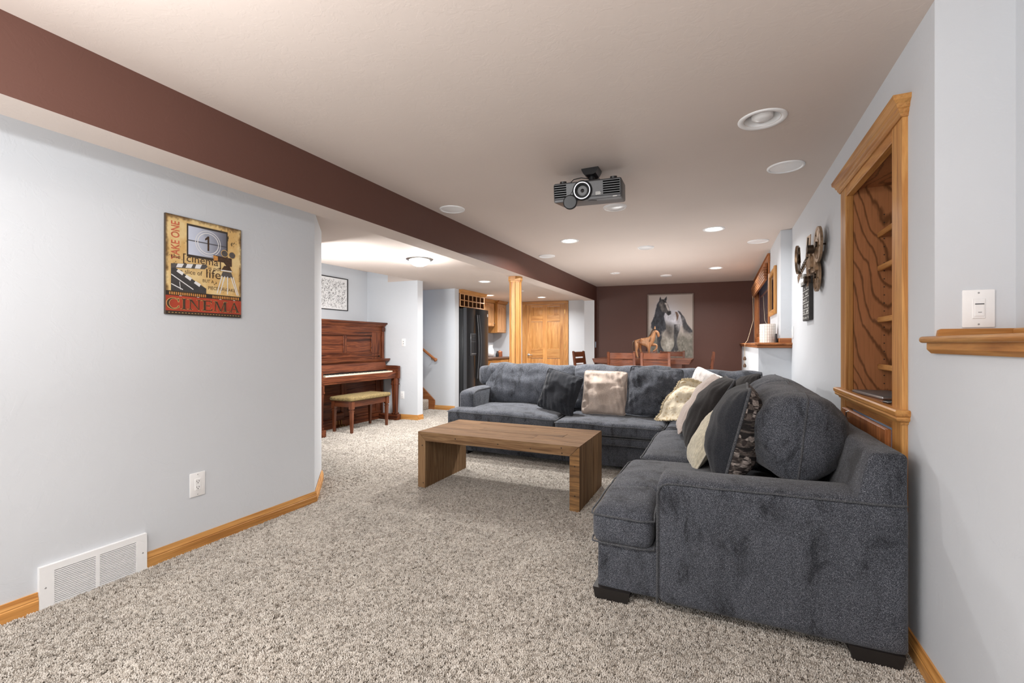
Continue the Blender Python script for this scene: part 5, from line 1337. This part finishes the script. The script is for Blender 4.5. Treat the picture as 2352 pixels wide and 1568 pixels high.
def film(pts, w_, name='film_strip'):
    mb = MB(); hl = MB(); m = len(pts)
    for i in range(m-1):
        a, b = Vector(pts[i]), Vector(pts[i+1]); d = (b-a).normalized(); n_ = d.cross(Vector((0, 1, 0))).normalized()*w_
        e = Vector((0, .002, 0))
        for s0, s1 in ((-1, -.72), (-.45, .45), (.72, 1)): mb.add([a+n_*s0, b+n_*s0, b+n_*s1, a+n_*s1, a+n_*s0+e, b+n_*s0+e, b+n_*s1+e, a+n_*s1+e], [(0, 1, 2, 3), (7, 6, 5, 4), (0, 4, 5, 1), (2, 6, 7, 3)])
        for s0, s1 in ((-.72, -.45), (.45, .72)): c_ = a.lerp(b, .45); mb.add([a+n_*s0, c_+n_*s0, c_+n_*s1, a+n_*s1], [(0, 1, 2, 3)])
    g(name, mb)
film([(-.30+.03*i, -.09+.0035*i, -.10+.021*i-.0008*i*i) for i in range(15)], .035); film([(-.02+.006*i, -.07, .06-.028*i) for i in range(10)], .032)
g('leaf', MB().prism([(-.30, .02), (-.36, .19), (-.24, .16), (-.20, .03)], 'y', -.085, -.08), 'bronze'); g('leaf', MB().prism([(-.16, .04), (-.10, .21), (.06, .20), (.02, .02)], 'y', -.055, -.05), 'bronze')
g('leaf_rib', MB().tube([(-.25, -.088, .03), (-.31, -.088, .17)], .004, 6).tube([(-.08, -.058, .04), (-.02, -.058, .19)], .004, 6), 'bronzed')
for x, z in ((.30, .075), (.16, -.13), (.0, 0)): g('stand_off', MB().cyl((x, -.04, z), (x, 0, z), .006, n=8), 'bronzed')
t = thing('clapboard_plaque', 'grey clapperboard plaque with chalk lettering on the right wall, lower left of the sculpture', 'wall decor', (RWX, 4.44, 1.575), (0, 0, R(-90)))
g = lambda n, mb, m: obj(n, mb, M[m], t, local=True, smooth=30)
g('board', MB().box(-.15, .15, -.030, 0, -.18, .115, .003), 'slate')
g('hinge_stick', MB().box(-.15, .155, -.045, -.002, .115, .15, .003), 'slate'); M2 = Matrix.Translation((.14, 0, .152)) @ Matrix.Rotation(R(7), 4, 'Y')
g('clap_stick', MB().box(-.30, .015, -.045, -.002, 0, .036, .003).xform(M2), 'slate')
for k in range(4):
    x = -.135+.075*k
    g('stripe', MB().add([(x, -.0458, .117), (x+.035, -.0458, .117), (x+.052, -.0458, .148), (x+.017, -.0458, .148)], [(0, 1, 2, 3)]), 'chalk'); g('stripe', MB().add([(-.285+.075*k, -.0458, .003), (-.25+.075*k, -.0458, .003), (-.267+.075*k, -.0458, .034), (-.302+.075*k, -.0458, .034)], [(0, 1, 2, 3)]).xform(M2), 'chalk')
ch = MB()
for z in (.065, .015, -.035, -.085, -.125): ch.box(-.145, .145, -.0312, -.0302, z-.002, z+.002)
for x in (-.05, .05): ch.box(x-.002, x+.002, -.0312, -.0302, -.125, -.085)
rnd = random.Random(2)
for z in (.09, .04, -.01, -.06, -.105, -.155):
    for x in [-.12+.028*i for i in range(9)]:
        if rnd.random() < .6: ch.box(x, x+.014, -.0312, -.0302, z-.010, z+.010*rnd.random())
g('chalk_writing', ch, 'chalk')
plate('light_switch', 'narrow white switch plate at the far end of right wall above the ledge', (RWX, 5.40, 1.32), R(-90), .075, .125, 'rocker')

# ================================================================== FAR RIGHT: mirror, blind, lamp, little frame
t = thing('wall_mirror', 'oak framed mirror on the wall left of the far jog, beside the window', 'mirror', (WX, 6.17, 1.80), (0, 0, R(-90)))
g = lambda n, mb, mt: obj(n, mb, mt, t, local=True)
mw_, mh_ = .34, .26
g('frame_stile', MB().box(-mw_, -mw_+.07, -.03, 0, -mh_, mh_+.02, .008, 2), oak['z']); g('frame_stile', MB().box(mw_-.07, mw_, -.03, 0, -mh_, mh_+.02, .008, 2), oak['z'])
g('frame_rail', MB().box(-mw_+.06, mw_-.06, -.028, 0, -mh_, -mh_+.06, .008, 2), oak['x']); g('frame_rail', MB().box(-mw_+.06, mw_-.06, -.028, 0, mh_-.05, mh_+.01, .008, 2), oak['x'])
g('glass', MB().box(-mw_+.05, mw_-.05, -.012, -.004, -mh_+.04, mh_-.03), M['mirrorg'])
t = thing('woven_wood_shade', 'rolled up woven wood shade at the top of the window', 'blind', (WX-.03, 7.9, 2.1))
for k in range(5): obj('fold', MB().soft(WX-.06-.004*k, WX-.026, WY0+.0, WY1, 2.02+.034*k, 2.055+.034*k, .010, .5), M['bamboo'], t)
obj('head_slat', MB().box(WX-.055, WX-.026, WY0, WY1, 2.19, 2.24, .004), oakd['y'], t)
obj('pull_cord', MB().tube([(WX-.062, 8.9, 2.03), (WX-.066, 8.7, 1.6), (.40, 8.2, 1.26), (.345, 7.60, 1.222), (.329, 7.50, 1.19), (.329, 7.50, .89)], .003, 6), M['cordm'], t)
for z in (.99, .887): obj('tassel', MB().lathe([(.004, .03), (.014, .02), (.022, -.005), (.018, -.028), (0, -.03)], (.329, 7.50, z), 14), M['tassel'], t, smooth=60)
t = thing('tile_candle_holder', 'white pearl tiled candle holder on the far oak ledge', 'candle holder', (.475, 5.72, 1.2155))
hx, hy, hz, hr, hh_ = .475, 5.72, 1.2155, .078, .205
obj('cylinder', MB().lathe([(0, 0), (hr-.003, 0), (hr-.003, hh_), (hr-.010, hh_), (hr-.010, .01)], (hx, hy, hz), 44), M['grout'], t)
n = 22
for k in range(7):
    for i in range(n):
        a0, a1 = 2*math.pi*(i+.07)/n, 2*math.pi*(i+.93)/n; z0, z1 = hz+.002+.029*k, hz+.002+.029*k+.0265
        obj('tile', MB().add([(hx+r_*math.cos(a), hy+r_*math.sin(a), z) for r_ in (hr-.004, hr+.001) for a, z in ((a0, z0), (a1, z0), (a1, z1), (a0, z1))], [(4, 5, 6, 7), (0, 1, 5, 4), (1, 2, 6, 5), (2, 3, 7, 6), (3, 0, 4, 7)]), M['tile'], t, smooth=0)
t = thing('small_photo_frame', 'thin dark photo frame standing edge-on at the ledge jog', 'frame', (.545, 5.56, 1.216))
obj('frame', MB().box(.535, .547, 5.54, 5.64, 1.216, 1.31, .002), M['black'], t); obj('easel_back', MB().prism([(.547, 1.216), (.560, 1.216), (.549, 1.29)], 'y', 5.58, 5.60), M['dgrey'], t)

# ================================================================== DINING SET
TBZ = .950; DY0, DY1, DX0, DX1 = 7.78, 8.72, -2.03, -.415
t = thing('dining_table', 'tall reddish brown dining table behind the sofa before the brown wall', 'table', (-1.22, 8.25, 0))
xs_ = [DX0, -1.50, -.945, DX1]
for a, b in zip(xs_, xs_[1:]):
    obj('top_board', MB().prism([(a+.001, TBZ), (b-.001, TBZ), (b-.001-(0 if b < DX1 else .035), TBZ-.075), (a+.001+(0 if a > DX0 else .035), TBZ-.075)], 'y', DY0, DY1), din['x'], t)
obj('apron', MB().box(DX0+.15, DX1-.15, DY0+.1, DY1-.1, .78, TBZ-.075), din['x'], t)
for x in (DX0+.19, DX1-.19):
    for y in (DY0+.15, DY1-.15): obj('leg', MB().box(x-.045, x+.045, y-.045, y+.045, 0, .80, .006), din['z'], t)
def chair(label):
    t = thing('dining_chair', label, 'chair', (0, 0, 0), group='dining chairs')
    hw_ = .225; g = lambda n, mb, mt: obj(n, mb, mt, t, local=True, smooth=30)
    # faces +Y (towards the table); back at -Y
    for s_ in (-1, 1):
        x = s_*(hw_-.018)
        g('back_post', MB().prism([(-.20, 0), (-.165, 0), (-.175, .55), (-.165, .62), (-.225, 1.065), (-.25, 1.075), (-.262, 1.06), (-.205, .60), (-.21, .5)], 'x', x-.018, x+.018), din['z'])
        g('leg', MB().box(x-.018, x+.018, .17, .206, 0, .60, .003), din['z'])
    for z0, z1, y in ((.965, 1.058, -.222), (.85, .94, -.206), (.735, .825, -.19)):
        n = 8; P = [(-hw_+.034+(2*hw_-.068)*i/n, y-.018*math.sin(math.pi*i/n)) for i in range(n+1)]
        g('slat', MB().prism(P+[(a, b-.016) for a, b in P[::-1]], 'z', z0, z1), din['x'])
    g('seat', MB().soft(-hw_, hw_, -.19, .22, .60, .64, .012, .1), din['x'])
    g('stretcher', MB().box(-hw_+.03, hw_-.03, .178, .196, .22, .26), din['x']); g('stretcher', MB().box(-hw_+.03, hw_-.03, -.195, -.175, .30, .34), din['x'])
    return t
c0 = chair('dining chair with its back to the camera, left of the two before the table')
c0.location = (-1.455, 7.66, 0); c0.rotation_euler = (0, 0, 0)
dup(c0, (-.925, 7.66, 0), 0, 'dining chair with its back to the camera, right of the two before the table')
dup(c0, (-2.17, 8.22, 0), R(-100), 'dining chair at the left end of the table, ladder back in profile')
dup(c0, (-.34, 8.24, 0), R(92), 'dining chair at the right end of the table, seen edge-on')
dup(c0, (-1.33, 8.93, 0), R(180), 'dining chair behind the table, left one, mostly hidden')
dup(c0, (-.83, 8.93, 0), R(180), 'dining chair behind the table, right one, before the horse painting')

# wooden horse on the table
def skinned(name, nodes, edges, rad, mat, parent=None, sub=2, loc=(0, 0, 0), root=0):
    me = bpy.data.meshes.new(name); me.from_pydata(nodes, edges, []); o = bpy.data.objects.new(name+'_tmp', me); COL.objects.link(o)
    o.modifiers.new('s', 'SKIN'); sk = me.skin_vertices[0].data
    for i, r in enumerate(rad): sk[i].radius = (r, r) if not hasattr(r, '__len__') else r; sk[i].use_root = (i == root)
    m = o.modifiers.new('u', 'SUBSURF'); m.levels = sub; m.render_levels = sub
    dg = bpy.context.evaluated_depsgraph_get(); nm = bpy.data.meshes.new_from_object(o.evaluated_get(dg)); bpy.data.objects.remove(o); bpy.data.meshes.remove(me)
    nm.materials.clear(); nm.materials.append(mat); nm.polygons.foreach_set('use_smooth', [True]*len(nm.polygons)); nm.name = name
    q = bpy.data.objects.new(name, nm); COL.objects.link(q); q.location = loc; WM[q] = Matrix.Translation(loc)
    if parent: q.parent = parent; q.location = (0, 0, 0); WM[q] = WM[parent]
    return q
HX, HY, HZ = -1.20, 8.30, TBZ+.002
HK = .84
N = [(-.02, 0, .335), (-.12, 0, .350), (-.185, 0, .340), (.07, 0, .345), (.135, 0, .40), (.165, 0, .50), (.20, 0, .575),           # barrel, croup, rump, chest, neck, crest, poll
     (.245, 0, .535), (.262, 0, .465), (.262, 0, .435),                                                                                  # face, nose
     (-.17, -.035, .24), (-.185, -.035, .16), (-.165, -.035, .05), (-.15, -.035, .008),                                              # hind near
     (-.12, .035, .24), (-.10, .035, .16), (-.07, .035, .05), (-.055, .035, .008),                                                   # hind far
     (.07, -.035, .24), (.075, -.035, .14), (.07, -.035, .04), (.085, -.035, .008),                                                  # fore standing
     (.12, .035, .29), (.225, .035, .275), (.215, .035, .20), (.165, .035, .145), (.145, .035, .155)]                                  # fore raised
E_ = [(0, 1), (1, 2), (0, 3), (3, 4), (4, 5), (5, 6), (6, 7), (7, 8), (8, 9), (2, 10), (10, 11), (11, 12), (12, 13), (1, 14), (14, 15), (15, 16), (16, 17), (3, 18), (18, 19), (19, 20), (20, 21), (3, 22), (22, 23), (23, 24), (24, 25), (25, 26)]
RD = [(.072, .078), (.07, .074), (.055, .06), (.076, .085), (.062, .07), (.045, .052), (.04, .045), (.034, .038), (.026, .028), (.018, .02), .036, .022, .016, .018, .034, .021, .016, .018, .034, .021, .015, .019, .034, .024, .019, .016, .018]
hs = skinned('wooden_horse', [tuple(c*HK for c in q) for q in N], E_, [tuple(c*HK for c in r) if hasattr(r, '__len__') else r*HK*1.12 for r in RD], M['horsew'], loc=(HX, HY, HZ))
tag(hs, 'carved tan wooden horse with a raised foreleg standing on dining table', 'figurine')
g = lambda n, mb, m: obj(n, mb.xform(Matrix.Scale(HK, 4)), M[m], hs, local=True, smooth=60)
for s_ in (-1, 1): g('ear', MB().cyl((.19, s_*.022, .61), (.192, s_*.028, .672), .014, .002, 8), 'horsew')
g('mane', MB().tube([(.19, 0, .625), (.14, 0, .58), (.10, 0, .50), (.06, 0, .43)], lambda t: .014*(1-.4*t), 8), 'tassel')
g('tail', MB().tube([(-.225, 0, .36), (-.255, 0, .33), (-.262, 0, .24), (-.245, 0, .15)], lambda t: .020*(1-.6*t), 8), 'tassel')
g('collar', MB().tube([(.105+.02*math.sin(a), .074*math.cos(a), .385+.07*math.sin(a)) for a in [2*math.pi*i/20 for i in range(20)]], .006, 6, True), 'tassel')
for x, y in ((-.15, -.035), (-.055, .035), (.085, -.035)): g('hoof', MB().cyl((x, y, 0), (x, y, .022), .022, .018, 12), 'tassel')

# ================================================================== HORSE PAINTING on the back wall
q = bw(1.345*1.0, 0)
pc = (BW0[0]+1.425*dx, BW0[1]+1.425*dy)
t = thing('horse_painting', 'large framed painting of a dark and white horse on the brown back wall', 'painting', (pc[0], pc[1], 1.556), (0, 0, BR))
aw, ah = .856, 1.262
obj('frame', MB().box(-aw/2, aw/2, -.04, 0, ah/2-.02, ah/2).box(-aw/2, aw/2, -.04, 0, -ah/2, -ah/2+.02).box(-aw/2, -aw/2+.02, -.04, 0, -ah/2+.02, ah/2-.02).box(aw/2-.02, aw/2, -.04, 0, -ah/2+.02, ah/2-.02), M['framet'], t, local=True)
obj('canvas', MB().box(-aw/2+.015, aw/2-.015, -.028, -.002, -ah/2+.015, ah/2-.015), M['paper'], t, local=True)
def horse(U, V):
    n = vnoise(U, V, 9, 21, 4)-.5; n2 = vnoise(U, V, 30, 22, 3)-.5
    c = np.ones(U.shape+(3,)); g_ = V[..., None]
    top = np.array((186, 176, 168))/255; mid = np.array((206, 208, 214))/255; bot = np.array((126, 122, 112))/255
    w = np.exp(-((U-.42)**2/.10+(V-.72)**2/.05))[..., None]
    c = top*(1-w)+mid*w; k = np.clip((.46-V+.25*n)*5, 0, 1)[..., None]; c = c*(1-k)+(bot+.25*n2[..., None])*k
    lt = np.exp(-((U-.46)**2/.02+(V-.2)**2/.02))[..., None]*.25; c = c+lt
    def X(p): return [((x-785)/875, 1-(y-150)/1235) for x, y in p]
    def lay(p, rgb, soft=.012, amp=.03, op=1.0, tex=.2):
        nonlocal c; soft *= .55; amp *= .7
        d = sdf(U, V, X(p), .69)+n*amp+n2*amp*.5; a = (np.clip(d/soft*.5+.5, 0, 1)*op)[..., None]
        col_ = np.array(rgb)/255+tex*(n2[..., None]+n[..., None]); c = c*(1-a)+col_*a
    lay([(1085, 500), (1180, 460), (1370, 455), (1440, 520), (1475, 640), (1445, 760), (1380, 810), (1250, 800), (1120, 770), (1080, 640)], (204, 206, 214), .02, .02)
    lay([(1100, 690), (1290, 760), (1290, 900), (1235, 1000), (1165, 950), (1100, 860)], (92, 88, 84), .08, .05, .9)
    lay([(1370, 470), (1420, 490), (1500, 610), (1560, 740), (1650, 850), (1665, 890), (1600, 905), (1490, 830), (1455, 690), (1430, 560)], (62, 62, 66), .012, .03)
    lay([(1470, 780), (1540, 800), (1640, 930), (1560, 910), (1490, 900)], (88, 86, 86), .04, .05, .7)
    lay([(1010, 260), (955, 340), (905, 560), (840, 700), (845, 790), (950, 940), (1060, 930), (1140, 830), (1120, 700), (1095, 570), (1120, 480), (1185, 455), (1130, 330), (1090, 250)], (52, 55, 63), .012, .03)
    lay([(1300, 740), (1420, 730), (1410, 850), (1360, 1000), (1345, 1080), (1385, 1240), (1345, 1275), (1310, 1250), (1305, 1060), (1290, 900)], (66, 66, 68), .014, .03)
    lay([(1245, 1270), (1290, 1180), (1320, 1040), (1345, 1060), (1310, 1200), (1290, 1275)], (58, 58, 60), .014, .03)
    lay([(1370, 620), (1460, 640), (1440, 760), (1390, 860), (1350, 760)], (190, 188, 190), .05, .05, .8)
    lay([(940, 880), (1060, 880), (1050, 1000), (1025, 1080), (1045, 1180), (1100, 1285), (1040, 1292), (1010, 1200), (985, 1100)], (52, 54, 60), .012, .03)
    lay([(960, 1000), (990, 1000), (1010, 1180), (1025, 1290), (985, 1290), (970, 1150)], (60, 62, 66), .012, .02)
    lay([(1060, 880), (1140, 830), (1120, 900), (1050, 950), (1010, 960)], (176, 170, 160), .03, .05, .6)
    lay([(1015, 250), (1060, 235), (1130, 265), (1180, 350), (1205, 440), (1240, 490), (1232, 530), (1185, 555), (1140, 505), (1060, 475), (1020, 420), (1000, 330)], (78, 76, 76), .010, .02)
    lay([(1020, 330), (1060, 330), (1080, 430), (1050, 460), (1025, 410)], (140, 138, 136), .03, .03, .7)
    lay([(1110, 305), (1160, 310), (1185, 400), (1215, 465), (1185, 470), (1145, 390)], (208, 204, 200), .016, .02)
    lay([(1090, 340), (1130, 345), (1140, 400), (1110, 400)], (36, 36, 38), .02, .02, .8)
    lay([(1165, 485), (1235, 472), (1238, 530), (1185, 556), (1158, 530)], (40, 40, 42), .012, .01)
    lay([(1005, 290), (1005, 230), (1025, 178), (1043, 225), (1045, 280)], (46, 46, 50), .008, .01); lay([(1095, 240), (1150, 180), (1155, 225), (1140, 270)], (50, 50, 54), .008, .01)
    lay([(1050, 240), (1090, 235), (1140, 290), (1100, 300)], (44, 44, 48), .012, .02)
    lay([(1318, 485), (1360, 492), (1390, 560), (1380, 620), (1355, 670), (1348, 600), (1330, 530)], (112, 88, 74), .012, .02)
    return c
o = bpy.data.objects.new('painted_face', raster(aw-.04, ah-.04, 220, 320, horse, -.0285)); COL.objects.link(o); o.parent = t; WM[o] = WM[t]
